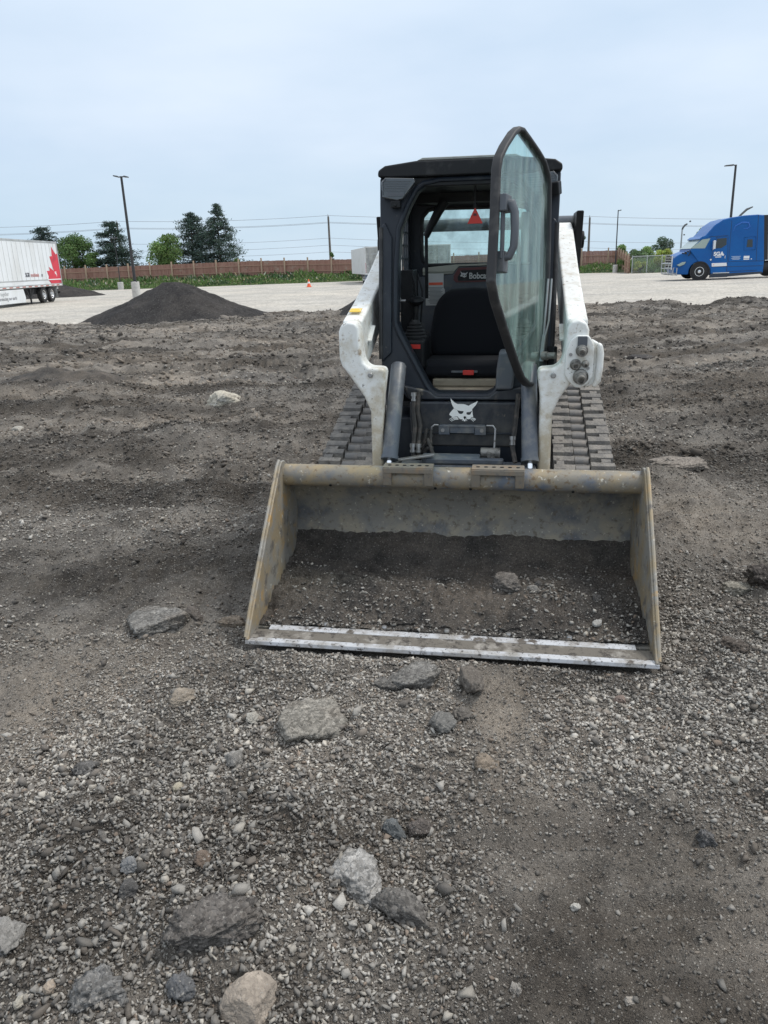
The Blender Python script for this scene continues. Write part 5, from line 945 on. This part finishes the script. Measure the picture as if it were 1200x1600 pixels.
b = B(); b.prism(qx([(19.80, 1.72), (19.90, 2.25), (20.43, 2.27), (20.45, 1.90), (20.17, 1.72)]), 'y', -.014, .0); b.make('side_window', M['tglass'], tk, 0.02)
b = B(); b.prism(qx([(21.58, 1.72), (21.60, 2.14), (21.88, 2.14), (21.92, 1.72)]), 'y', -.014, .0); b.make('sleeper_window', M['tglass'], tk, 0.04)
b = B(); b.tube([(x, -.01, z) for x, z in qx([(21.46, 1.56), (21.40, 2.26), (22.05, 2.28), (22.08, 1.56)])], .012, 6, True); b.make('window_frame', M['blue'], tk, smooth=True)
b = B()
for pts in ([(19.68, 1.02), (19.70, 1.6), (19.85, 2.32), (20.50, 2.34), (20.58, 1.3), (20.60, .25)], [(20.62, 3.2), (20.66, .96), (22.64, .93)], [(22.06, 3.46), (22.20, .95)], [(19.74, .70), (20.60, .68), (22.6, .66)], [(19.45, 2.36), (20.5, 2.40)], [(22.3, .42), (20.65, .40)]): b.tube([(x, -.002, z) for x, z in qx(pts)], .011, 6)
b.make('panel_seams', M['darkblue'], tk)
b = B(); b.prism(qx([(22.34, 3.43), (22.62, 3.43), (22.86, .98), (22.56, .98)]), 'y', .02, 2.48); b.make('rear_fairing', M['blk'], tk)
b = B(); b.box((6.2, 1.25, .72), (4.0, .9, .28)); b.box((5.4, 1.25, 1.02), (.6, 2.2, .06)); b.lathe([(.32, -.6), (.32, .6)], (5.5, .35, .62), (1, 0, 0), 20); b.make('chassis', M['blk'], tk)
b = B(); b.box((5.38, .3, 1.0), (.35, .5, .12)); b.tube([(5.12, .1, 2.17), (5.55, .1, 2.2)], .012, 6); b.make('deck_plate', M['alu'], tk)
b = B(); b.prism(qx([(19.70, .32), (20.66, .34), (20.66, .10), (19.64, .09)]), 'y', -.02, .1); b.prism(qx([(20.66, .30), (22.60, .34), (22.60, .22), (20.66, .12)]), 'y', -.006, .1); b.make('step_fairing', M['darkblue'], tk, 0.01)
b = B(); b.box((2.78, -.03, .345), (.92, .03, .04)); b.make('step_tread', M['alu'], tk)
b = B(); b.prism(qx([(19.71, .90), (20.55, .90), (20.58, .72), (19.73, .71)]), 'y', -.012, -.002); b.make('white_sign', M['pure'], tk)
b = B(); b.box((2.33, -.016, .81), (.05, .006, .04)); b.make('sign_mark', M['cone'], tk)
text('lettering', 'SGA', .30, (2.28, -.008, 1.31), (1, 0, 0), (0, 0, 1), M['pure'], tk, .004, 'LEFT', .014); b = B(); b.prism([(2.72, 1.30), (2.88, 1.35), (2.76, 1.46)], 'y', -.01, -.002); b.box((2.55, -.006, 1.235), (.34, .006, .05)); b.make('logo_arrow', M['pure'], tk)
b = B()
for k in range(4): b.box((3.55, -.006, 1.23 - k * .055), (.52 - .12 * (k % 2), .006, .026))
b.make('small_print', mat('pale_blue_print', (0.42, 0.52, 0.68), 0.5), tk)
b = B(); b.box((4.14, -.006, 1.17), (.32, .006, .14)); b.box((4.14, -.006, 1.05), (.32, .006, .05)); b.box((4.42, -.006, 1.06), (.06, .006, .05)); b.make('door_sticker', M['pure'], tk)
b = B(); b.box((2.93, -.01, 1.22), (.03, .02, .16)); b.lathe([(.05, 0), (.05, .02)], (2.14, -.0, 1.10), (0, -1, 0), 12); b.make('door_catch', M['alu'], tk)
b = B(); b.tube([(x, -.004, z) for x, z in qx([(20.75, 2.62), (20.85, 2.9), (21.2, 3.08), (21.55, 3.05), (21.65, 2.85), (21.5, 2.72), (21.3, 2.74)])], [.01, .03, .045, .05, .045, .03, .015], 6); b.make('swirl_decal', mat('pale_blue_decal', (0.03, 0.14, 0.48), 0.4), tk)
b = B(); b.box((2.18, -.25, 1.92), (.14, .22, .46)); b.tube([(2.2, 0, 1.62), (2.16, -.22, 1.68)], .03, 8); b.make('mirror', M['alu'], tk, 0.04)
b = B(); b.box((2.24, -.25, 1.90), (.08, .20, .40)); b.make('mirror_glass', M['blk'], tk, 0.02)
b = B(); b.tube([(1.05, .2, 1.60), (.95, .1, 1.46), (.86, .02, 1.36)], .03, 8); b.box((.72, .12, 1.52), (.10, .16, .14)); b.make('hood_mirror', M['blk'], tk, 0.02)
b = B(); b.prism(qx([(17.80, .86), (18.10, 1.02), (18.32, 1.04), (18.22, .88), (17.95, .78)]), 'y', .17, .36); hl = b.make('headlight', M['wglass'], tk, 0.03)
b = B(); b.box((.12, 1.25, 1.0), (.06, 1.3, .75)); gr_ = b.make('grille', M['blk'], tk)
b = B()
for k in range(5): b.box((.07, 1.25, .72 + k * .14), (.05, 1.45, .05))
b.box((.09, .55, 1.0), (.06, .08, .8)); b.box((.09, 1.95, 1.0), (.06, .08, .8)); b.make('grille_bars', M['alu'], gr_)
b = B()
for k in range(6): b.bar((.5 + k * .14, .085, 1.52 + k * .045), (.62 + k * .14, .075, 1.50 + k * .05), .02, .06)
b.make('hood_vent', M['blk'], tk)
b = B()
for y in (.45, 1.25, 2.05): b.tube([(.15, y, .3), (-.08, y, .35), (-.12, y, .6), (-.10, y, .95), (.1, y, 1.0)], .026, 8)
for z in (.40, .68, .95): b.tube([(-.05 if z > .6 else .3, .12, z), (-.10, .45, z), (-.12, 2.05, z), (-.05, 2.38, z)], .026, 8)
b.tube([(.28, .06, .28), (.28, .04, .70), (.1, .1, .72), (.05, .12, .30)], .03, 8, True); b.make('bull_bar', M['galv'], tk, smooth=True)
# ---- grey box trailers behind the loader
def boxtrailer(x, y, label, wd, L, rz):
    e = empty('box_trailer', (x, y, 0), rz); tag(e, label, 'box trailer', 'grey box trailers behind the loader')
    b = B(); b.box((wd / 2, L / 2, 1.82), (wd, L, 2.16)); bx = b.make('cargo_box', M['boxwhite'], e, 0.02)
    b = B()
    for k in range(2): b.box((wd * (.25 + .5 * k), -.012, 1.86), (wd / 2 - .03, .03, 2.0))
    d = b.make('rear_door', M['boxgrey'], bx, 0.006)
    b = B()
    for k in (.12, .42, .58, .88): b.tube([(wd * k, -.04, .88), (wd * k, -.04, 2.8)], .016, 6)
    b.box((wd * .3, -.035, 2.34), (.5, .02, .06)); b.box((wd * .3, -.035, 2.72), (.3, .02, .05)); b.make('lock_rod', M['galv'], d)
    b = B(); b.box((0.03, -.01, 1.82), (.06, .05, 2.16)); b.box((wd - .03, -.01, 1.82), (.06, .05, 2.16)); b.box((wd / 2, -.012, .80), (wd, .06, .12)); b.box((wd / 2, -.01, 2.88), (wd, .05, .08)); b.make('rear_frame', M['boxwhite'], bx)
    b = B()
    for k in range(5): b.box((.03, -.037, .95 + k * .16), (.045, .004, .10))
    b.make('reflective_tape', mat('tape_pink', (0.45, 0.12, 0.16), 0.5), bx)
    b = B(); b.box((wd / 2, 3.2, .62), (wd * .8, 6.0, .22)); b.box((wd / 2, .05, .42), (wd * .85, .08, .09)); b.box((wd * .2, .05, .55), (.07, .07, .3)); b.box((wd * .8, .05, .55), (.07, .07, .3)); b.make('underframe', M['blk'], e)
    b = B(); b.box((.25, .6, .45), (.5, .02, .6)); b.box((wd - .25, .6, .45), (.5, .02, .6)); b.make('mud_flap', mat('blue_grey_flap', (0.2, 0.24, 0.32), 0.6), e)
    for yy in (1.5, 2.8):
        for xx, a in ((.2, -1), (wd - .2, 1)): wheel(e, (xx, yy, .46), .46, .26, (a, 0, 0))
boxtrailer(-.75, 66.2, 'grey box trailer seen left of the loader cab', 2.45, 12.0, R(7))
boxtrailer(3.95, 67.5, 'grey box trailer seen through the loader rear window', 2.45, 12.0, R(4))
# ---- traffic cone
cn = empty('traffic_cone', (-5.4, 65.3, -.03)); tag(cn, 'small orange traffic cone standing on the pale gravel lot', 'traffic cone')
b = B(); b.box((0, 0, .02), (.42, .42, .04)); b.make('base', M['cone'], cn, 0.01)
b = B(); b.lathe([(.16, .04), (.03, .60), (.02, .61)], (0, 0, 0), (0, 0, 1), 18); cc = b.make('cone_body', M['cone'], cn, smooth=True)
b = B(); b.lathe([(.117, .28), (.092, .42)], (0, 0, 0), (0, 0, 1), 18); b.make('white_band', M['pure'], cc, smooth=True)

# ------------------------------------------------------------------ poles and wires
def lightpole(name, label, x, y, top, r_, heads, base=(0.28, 1.05), cat='light pole', m_='pole'):
    e = empty(name, (x, y, -.03)); tag(e, label, cat)
    z0 = 0
    if base:
        b = B(); b.lathe([(base[0] * 1.02, 0), (base[0], .1), (base[0], base[1] - .03), (base[0] - .04, base[1])], (0, 0, 0), (0, 0, 1), 24); b.make('concrete_base', M['concrete'], e, smooth=True); z0 = base[1]
    b = B(); b.tube([(0, 0, z0), (0, 0, top)], [r_, r_ * .72], 14)
    if base: b.box((0, 0, z0 + .02), (r_ * 4, r_ * 4, .04))
    b.make('pole', M[m_], e, smooth=True)
    for dx, dz in heads:
        s = 1 if dx > 0 else -1; b = B(); b.tube([(0, 0, top - .06), (s * .12, 0, top - .02)], .045, 8)
        b.prism([(s * .1, top - .05), (s * .22, top + .03), (dx, top + dz + .02), (dx, top + dz - .05), (s * .2, top - .07)], 'y', -.16, .16); b.make('lamp_head', M['lamp'], e, 0.015)
    return e
lightpole('light_pole', 'tall black twin-head light pole on a thick concrete base', -16.5, 55.3, 7.72, .105, ((-.50, .06), (.46, -.05)))
lightpole('light_pole', 'slim light pole with pale base in front of the dark pine', -26.6, 84.0, 5.1, .05, ((-.35, .05), (.35, -.02)), (.3, .75))
lightpole('light_pole', 'tall dark light pole rising behind the blue tractor', 25.4, 58.0, 7.25, .10, ((-.75, -.03),))
lightpole('light_pole', 'light pole in the grass at the right fence corner', 22.3, 74.5, 5.43, .06, ((.25, .0),), (.22, .7))
e = lightpole('lamp_pole', 'grey pole with slanted head and camera above the shrubs', 28.3, 74.6, 3.62, .085, (), None, 'lamp pole', 'galv')
b = B(); b.tube([(0, 0, 3.55), (.06, 0, 3.72), (.22, 0, 3.92), (.42, 0, 4.03)], [.08, .085, .085, .07], 10); b.make('lamp_arm', M['lamp'], e, smooth=True)
b = B(); b.lathe([(.07, 0), (.07, .12)], (.62, 0, 4.22), (1, 0, .3), 12); b.lathe([(.06, 0), (.06, .12)], (.16, 0, 3.1), (1, 0, 0), 12); b.make('camera', M['lamp'], e, smooth=True)
e = lightpole('lamp_pole', 'lamp with slanted head peeking over the tractor roof', 31.4, 70.0, 4.35, .07, (), None, 'lamp pole', 'pole')
b = B(); b.tube([(0, 0, 4.3), (.1, 0, 4.45), (.55, 0, 4.85), (1.05, 0, 5.05)], [.12, .09, .10, .05], 10); b.make('lamp_arm', M['lamp'], e, smooth=True)
UP = [(-57, 100, (7.75, 6.95, 6.85, 5.1, 4.3, 3.6)), (-31.1, 100, (7.6, 6.85, 6.75, 5.0, 4.2, 3.55)), (-5.4, 100, (7.33, 6.58, 6.48, 4.75, 3.94, 3.15)), (26.5, 100, (6.08, 5.33, 5.23, 3.2, 2.45, 1.9)), (58, 100, (4.9, 4.1, 4.0, 2.3, 1.5, 1.0))]
for k, (x, y, hs) in enumerate(UP):
    if k in (0, 4): continue
    e = empty('utility_pole', (x, y, -.5)); tag(e, ('', 'wooden utility pole rising out of the left pine', 'wooden utility pole standing between trees and box trailer', 'wooden utility pole right of the loader cab')[k], 'utility pole')
    b = B(); b.tube([(0, 0, 0), (0, 0, hs[0] + .4)], [.17, .11], 12); b.tube([(0, 0, hs[0] + .4), (-.05, 0, hs[0] + .62)], .035, 6); b.make('pole', M['wood_pole'], e, smooth=True)
    b = B()
    for z in hs[1:]: b.lathe([(.05, 0), (.07, .06), (.05, .14)], (0, -.18, z + .44), (0, 0, 1), 10)
    b.make('insulator', M['lamp'], e, smooth=True)
wl_names = ['uppermost overhead wire above the trees', 'upper strand of the close pair of wires', 'lower strand of the close pair of wires', 'wire third from the bottom of the line', 'wire second from the bottom of the line', 'lowest overhead wire just above the fence']
for q in range(6):
    pts = []
    for k in range(4):
        a, c = UP[k], UP[k + 1]
        for j in range(12):
            t_ = j / 12; pts.append((a[0] + (c[0] - a[0]) * t_, 99.8, a[2][q] + (c[2][q] - a[2][q]) * t_ - .28 * 4 * t_ * (1 - t_)))
    pts.append((UP[4][0], 99.8, UP[4][2][q])); b = B(); b.tube(pts, .017 if q else .02, 5); o = b.make('overhead_wire', M['wire']); tag(o, wl_names[q], 'overhead wire', 'overhead wires between the utility poles')

# ------------------------------------------------------------------ fences
F = [(-50, 93.5, 2.34), (-34.6, 90.3, 2.30), (-12.6, 86.1, 2.32), (-2, 84, 2.09), (20.2, 80.8, 2.0), (24.2, 79.8, 1.96)]
def lerpF(P, d):
    for a, c in zip(P, P[1:]):
        L = math.hypot(c[0] - a[0], c[1] - a[1])
        if d <= L: t_ = d / L; return tuple(a[i] + (c[i] - a[i]) * t_ for i in range(3)), ((c[0] - a[0]) / L, (c[1] - a[1]) / L)
        d -= L
    return P[-1], ((P[-1][0] - P[-2][0]) / L, (P[-1][1] - P[-2][1]) / L)
def woodfence(P, label, posts_step, hgt):
    e = empty('wooden_fence', (P[0][0], P[0][1], 0)); tag(e, label, 'wooden fence')
    tot = sum(math.hypot(c[0] - a[0], c[1] - a[1]) for a, c in zip(P, P[1:])); off = Vector((P[0][0], P[0][1], 0))
    b = B(); d = 0; rg = random.Random(3)
    while d < tot:
        (x, y, z), (ex, ey) = lerpF(P, d); Rm = Matrix(((ex, -ey, 0), (ey, ex, 0), (0, 0, 1)))
        zt = z + rg.uniform(-.02, .02); b.box(Vector((x, y, zt - hgt / 2)) - off, (.138, .022 + rg.uniform(0, .01), hgt), Rm); d += .145
    b.make('board_panel', M['fence'], e)
    b = B()
    for zz in (.45, 1.1):
        d = 0
        while d < tot:
            (x, y, z), (ex, ey) = lerpF(P, d); (x2, y2, z2), _ = lerpF(P, min(d + 3, tot)); b.bar(Vector((x, y, z - zz)) - off + Vector((ey, -ex, 0)) * .05, Vector((x2, y2, z2 - zz)) - off + Vector((ey, -ex, 0)) * .05, .05, .09); d += 3
    b.make('rails', mat('fence_rail_wood', (0.36, 0.22, 0.16), 0.85), e)
    d = .5
    while d < tot:
        (x, y, z), (ex, ey) = lerpF(P, d); b = B(); b.box(Vector((x, y, z - hgt / 2 + .14)) - off + Vector((ey, -ex, 0)) * .09, (.13, .13, hgt + .28), Matrix(((ex, -ey, 0), (ey, ex, 0), (0, 0, 1)))); b.make('fence_post', M['fpost'], e); d += posts_step
woodfence(F, 'long red-brown board fence with tall posts behind the grass', 2.55, 2.0)
woodfence([(24.2, 79.8, 1.96), (22.0, 69.3, 1.32)], 'short return of board fence sloping down to the chain-link', 2.4, 1.7)
e = empty('chain_link_fence', (22.1, 69.0, 0)); tag(e, 'grey chain-link fence between the board fence and tractor', 'chain-link fence')
cl = [(22.1, 69.0), (31.5, 65.5)]; Lc = math.hypot(9.4, 3.5); ce = Vector((9.4, -3.5, 0)) / Lc
b = B(); k = 0.0
for sgn in (1, -1):
    q = -1.35
    while q < Lc:
        a0, a1 = max(q, 0), min(q + 1.35, Lc)
        z0, z1 = (a0 - q), (a1 - q)
        if sgn < 0: z0, z1 = 1.35 - z0, 1.35 - z1
        if a1 > a0: b.bar(ce * a0 + Vector((0, 0, z0)), ce * a1 + Vector((0, 0, z1)), .008, .008)
        q += .11
b.make('wire_mesh', M['galv'], e)
b = B(); b.tube([Vector((0, 0, 1.36)), ce * Lc + Vector((0, 0, 1.36))], .025, 8); b.make('top_rail', M['galv'], e)
k = 0.0
while k < Lc:
    b = B(); b.tube([ce * k, ce * k + Vector((0, 0, 1.44))], .035, 8); b.make('fence_post', M['galv'], e, smooth=True); k += 1.2

# ------------------------------------------------------------------ vegetation
def leafmat(name, tr=0.25):
    m_ = mat(name, (0.1, 0.1, 0.1), 0.75, tint=True, spec=0.2); n, l = m_.node_tree.nodes, m_.node_tree.links
    out = [x for x in n if x.type == 'OUTPUT_MATERIAL'][0]; a = [x for x in n if x.type == 'ATTRIBUTE'][0]
    t_ = n.new('ShaderNodeBsdfTranslucent'); l.new(a.outputs['Color'], t_.inputs[0]); x = n.new('ShaderNodeMixShader'); x.inputs[0].default_value = tr
    l.new(n['Principled BSDF'].outputs[0], x.inputs[1]); l.new(t_.outputs[0], x.inputs[2]); l.new(x.outputs[0], out.inputs[0]); return m_
M['leaf'] = leafmat('leaves'); M['bark'] = mat('bark', (0.09, 0.075, 0.06), 0.95)
vg = np.random.default_rng(17)
def cards(name, P, W, Lg, D, Cc, parent, m_='leaf'):
    """P centre, W width, Lg length, D long direction, colours: one small leaf face each"""
    n = len(P); D = D / (np.linalg.norm(D, axis=1)[:, None] + 1e-9); q = vg.normal(size=(n, 3)); s = np.cross(D, q); s /= np.linalg.norm(s, axis=1)[:, None] + 1e-9
    a, c = D * Lg[:, None] / 2, s * W[:, None] / 2
    V = np.stack([P - a, P - a * .1 + c, P + a, P - a * .1 - c], 1).reshape(-1, 3); me = bpy.data.meshes.new(name); me.vertices.add(len(V)); me.vertices.foreach_set('co', V.astype(np.float32).reshape(-1))
    F_ = np.arange(4 * n, dtype=np.int32); me.loops.add(4 * n); me.loops.foreach_set('vertex_index', F_); me.polygons.add(n); me.polygons.foreach_set('loop_start', F_[::4].copy()); me.update(calc_edges=True)
    at = me.color_attributes.new('tint', 'FLOAT_COLOR', 'POINT'); at.data.foreach_set('color', np.repeat(np.concatenate([Cc, np.ones((n, 1))], 1), 4, 0).astype(np.float32).reshape(-1))
    me.materials.append(M[m_]); o = bpy.data.objects.new(name, me); col.objects.link(o)
    if parent is not None: o.parent = parent
    return o
def hues(n, c, var=0.35): return np.array(c)[None] * (1 + var * vg.uniform(-1, 1, (n, 1))) * (1 + .12 * vg.uniform(-1, 1, (n, 3)))
def conifer(label, x, y, h_, r_, lo=0.12, colr=(0.030, 0.052, 0.040), skew=0.0, droop=.25, pw=.8, dens=1.0):
    e = empty('conifer_tree', (x, y, 0)); tag(e, label, 'conifer tree')
    b = B(); b.tube([(0, 0, 0), (0, 0, h_ * .5), (skew, 0, h_ * .98)], [.22, .13, .02], 8); tips = []
    z = lo * h_
    while z < h_ * .98:
        fr = 1 - z / h_; n = int(vg.integers(4, 7))
        for _ in range(n):
            a = vg.uniform(0, 6.283); L = r_ * (fr ** pw) * vg.uniform(.55, 1.15) + .15
            if vg.uniform() < .12: L *= 1.25
            st = Vector((skew * z / h_, 0, z)); d = Vector((math.cos(a), math.sin(a), vg.uniform(.0, .25))); k1 = st + d * L * .55; k2 = st + Vector((d.x, d.y, d.z - droop)) * L
            b.tube([st, k1, k2], [.045, .03, .01], 5); tips.append((st, k1, k2, L))
        z += vg.uniform(.16, .30) * (h_ / 8)
    b.make('trunk', M['bark'], e, smooth=True)
    P, D, W, Lg = [], [], [], []
    for st, k1, k2, L in tips:
        n = int((18 * L + 6) * dens); t_ = vg.uniform(.15, 1.05, n) ** .8
        A, K1, K2 = np.array(st), np.array(k1), np.array(k2); base = np.where(t_[:, None] < .55, A + (K1 - A) * (t_ / .55)[:, None], K1 + (K2 - K1) * ((t_ - .55) / .45)[:, None])
        sp = vg.normal(size=(n, 3)) * np.array([.16, .16, .09]) * (.5 + .5 * L)
        dr = (K2 - A) / L; P.append(base + sp); D.append(dr[None] * .7 + vg.normal(size=(n, 3)) * .5 + np.array([0, 0, .12])); W.append(vg.uniform(.05, .11, n)); Lg.append(vg.uniform(.22, .42, n))
    P, D, W, Lg = (np.concatenate(q) for q in (P, D, W, Lg)); cards('crown', P, W, Lg, D, hues(len(P), colr), e)
def leafy(label, x, y, h_, rx, rz, z0, colr, n=5200, lumps=15, kind='leafy_tree', cat='leafy tree', size=.17, trunk=True):
    e = empty(kind, (x, y, 0)); tag(e, label, cat); b = B()
    cs = []
    for k in range(lumps):
        a = vg.uniform(0, 6.283); q = vg.uniform(0, 1) ** .6; zz = vg.uniform(-.8, 1); ww = math.sqrt(max(.05, 1 - zz * zz)) * q
        cs.append((rx * .72 * ww * math.cos(a), rx * .72 * ww * math.sin(a), z0 + (h_ - z0) * (.5 + .40 * zz), vg.uniform(.22, .42) * rx, vg.uniform(.7, 1.3)))
    b.tube([(0, 0, 0), (0.05, 0, z0 * .7 + .2), (0, .05, z0 + (h_ - z0) * .35)], [.16, .12, .06], 8)
    for cx, cy, cz, _, _ in cs: b.tube([(0, 0, max(.2, z0 * .6)), (cx * .4, cy * .4, z0 * .5 + cz * .4), (cx, cy, cz)], [.07, .045, .012], 5)
    b.make('trunk', M['bark'], e, smooth=True)
    P, Cc = [], []
    for cx, cy, cz, rr, br in cs:
        m_ = int(n / lumps * (rr / (.32 * rx)) ** 2); d = vg.normal(size=(m_, 3)); d /= np.linalg.norm(d, axis=1)[:, None]; q = vg.uniform(.25, 1.1, m_) ** .5
        P.append(np.array([cx, cy, cz]) + d * (q * rr)[:, None] * np.array([1, 1, .8])); Cc.append(hues(m_, colr) * br)
    P, Cc = np.concatenate(P), np.concatenate(Cc); m_ = len(P); D = vg.normal(size=(m_, 3)); D[:, 2] -= .3
    cards('crown', P, vg.uniform(.5, .9, m_) * size, vg.uniform(.8, 1.5, m_) * size, D, Cc, e)
DGN, GN, LGN, YG = (0.080, 0.118, 0.098), (0.11, 0.18, 0.065), (0.20, 0.30, 0.115), (0.36, 0.43, 0.11)  # conifer greens are lightened and greyed to stand in for distance haze
conifer('tall dark conifer with ragged branches, rightmost of the left group', -18.2, 96, 8.9, 3.7, .08, DGN, .1, .15, .75, 2.1)
conifer('dark dense conifer touching the tallest one', -21.6, 97, 8.1, 3.3, .08, DGN, .2, .1, .55, 2.0)
conifer('dark pine behind the black twin-head light pole', -30.8, 96, 7.5, 3.5, .10, (0.06, 0.092, 0.074), .1, .1, .6, 2.0)
conifer('dark pine top showing above the white trailer', -39.0, 97, 7.2, 3.0, .15, (0.056, 0.085, 0.075), 0, .1, .5, 1.4)
leafy('broad green leafy tree right of the white trailer', -34.9, 95, 6.0, 2.7, 2.4, 1.4, GN, 8500, 28)
leafy('light green leafy tree left of the dark conifers', -24.0, 94.5, 5.75, 2.5, 2.2, 1.3, (0.17, 0.26, 0.09), 7500, 24)
leafy('small green tree between pine and trailer tree', -32.6, 94.5, 4.0, 1.5, 1.2, 1.2, GN, 2500, 9)
leafy('low light green bush behind the fence near the tallest conifer', -15.2, 92, 3.05, 1.0, .7, 1.2, LGN, 1200, 6, 'bush', 'bush')
leafy('thin sapling top beside the middle utility pole', -4.6, 92, 3.3, .55, .6, 1.8, GN, 300, 4, 'bush', 'sapling', .14)
leafy('green tree top right behind the loader arm', 24.0, 96, 4.3, 1.3, 1.2, 1.0, (0.05, 0.10, 0.05), 1500, 8)
for k, (x, y, h_, rx, lab, c) in enumerate([(25.6, 84, 2.4, 1.1, 'green bush above the right fence corner', LGN), (27.6, 85, 2.25, 1.5, 'wide dull green bush behind the chain-link', (0.16, 0.23, 0.12)), (33.0, 92, 3.2, 1.8, 'grey-green tree right of the slanted lamp pole', (0.13, 0.18, 0.13)), (29.3, 86, 2.4, 1.2, 'small green bush behind the chain-link posts', LGN)]):
    leafy(lab, x, y, h_, rx, 1, .5, c, 2600, 10, 'bush', 'bush', .16)
leafy('yellow-green shrub growing against the chain-link fence', 25.0, 69.6, 1.75, 1.15, .9, .2, YG, 2600, 10, 'shrub', 'shrub', .13)
leafy('smaller yellow-green shrub left against the chain-link fence', 23.0, 69.6, .9, .8, .4, .1, YG, 700, 5, 'shrub', 'shrub', .12)
leafy('yellow-green tree standing behind the tractor windscreen', 29.4, 72.5, 3.6, 1.7, 1.6, 0.8, (0.26, 0.34, 0.11), 4200, 14)
# grass strip on a low bank in front of the fence
G0 = [(-50, 89), (-33, 85.3), (-20, 82.4), (-2.3, 81.0), (19.3, 76.9), (23.3, 74.0)]
gx = np.linspace(-50, 24.3, 260); gy0 = np.interp(gx, [p[0] for p in G0], [p[1] for p in G0]) ; gy1 = np.interp(gx, [p[0] for p in F], [p[1] for p in F]) + 2.5
T_ = np.linspace(0, 1, 26)[:, None]; BX = np.repeat(gx[None], 26, 0); BY = gy0 * (1 - T_) + gy1 * T_ + .3 * vn(BX / 1.1, BX * 0, 301) * (1 - T_); BZ = -.06 + .55 * np.clip(T_ * 1.6, 0, 1) ** .8 * np.ones_like(BX) * np.where(BX > 20, .7, 1) + .05 * vn(BX / .7, BY / .7, 302)
M['bank'] = mat('grassy_earth', (0.055, 0.08, 0.03), 0.95, layers=(((0.10, 0.10, 0.05), 0.8, 0.45, 0.65),))
bank = grid_mesh('grass_bank', BX, BY, BZ, M['bank']); tag(bank, kind='structure')
cx_ = np.linspace(21.6, 33, 60)[None].repeat(12, 0); ct_ = np.linspace(0, 1, 12)[:, None]; cyy = 69.35 - (cx_ - 22.1) * .372 + ct_ * 14; bk2 = grid_mesh('grass_bank', cx_, cyy, -.08 + .75 * np.clip(ct_ * 2.5, 0, 1) * np.clip((cx_ - 22.3) / 1.5, 0, 1) + .08 * vn(cx_ / .8, cyy / .8, 311), M['bank']); tag(bk2, kind='structure')
n3_ = 6000; hx = vg.uniform(22.9, 32.5, n3_); ht = vg.uniform(0, .5, n3_); hy = 69.4 - (hx - 22.1) * .372 + ht * 14; hh_ = vg.uniform(.2, .7, n3_)
gs2 = cards('grass', np.stack([hx, hy, -.08 + .75 * np.clip(ht * 2.5, 0, 1) + hh_ * .4], 1), vg.uniform(.08, .22, n3_), hh_, np.stack([vg.normal(0, .5, n3_), vg.normal(0, .5, n3_), np.ones(n3_)], 1), hues(n3_, (0.17, 0.26, 0.09)), None); tag(gs2, 'overgrown weeds behind the chain-link fence', 'grass', kind='stuff')
ng = 42000; gx_ = vg.uniform(-49, 24, ng); tt = vg.uniform(0, .78, ng) ** 1.15; y0_, y1_ = np.interp(gx_, gx, gy0), np.interp(gx_, gx, gy1)
gy_ = y0_ * (1 - tt) + y1_ * tt; zb_ = -.06 + .55 * np.clip(tt * 1.6, 0, 1) ** .8 * np.where(gx_ > 20, .7, 1)
hg = (.10 + .50 * np.clip(tt * 2.2, 0, 1)) * vg.uniform(.5, 1.2, ng) * (1 + .55 * vn(gx_ / 1.3, gy_ / 1.3, 305)); hg = np.clip(hg, .05, 1.0)
Cg = hues(ng, (0.13, 0.21, 0.07)); k = vn(gx_ / 1.8, gy_ / .9, 306) > .25; Cg[k] = hues(int(k.sum()), (0.08, 0.14, 0.06)); k = vg.uniform(0, 1, ng) < .14; Cg[k] = hues(int(k.sum()), (0.34, 0.31, 0.19)); k = (vg.uniform(0, 1, ng) < .025) & (tt > .2); Cg[k] = hues(int(k.sum()), (0.55, 0.56, 0.5), .1)
Pg = np.stack([gx_, gy_, zb_ + hg * vg.uniform(.3, .75, ng)], 1); Dg = np.stack([vg.normal(0, .5, ng), vg.normal(0, .5, ng), np.ones(ng)], 1)
gs = cards('grass', Pg, vg.uniform(.07, .20, ng), hg * .75, Dg, Cg, None); tag(gs, 'tall grass and weeds growing along the board fence', 'grass', kind='stuff')
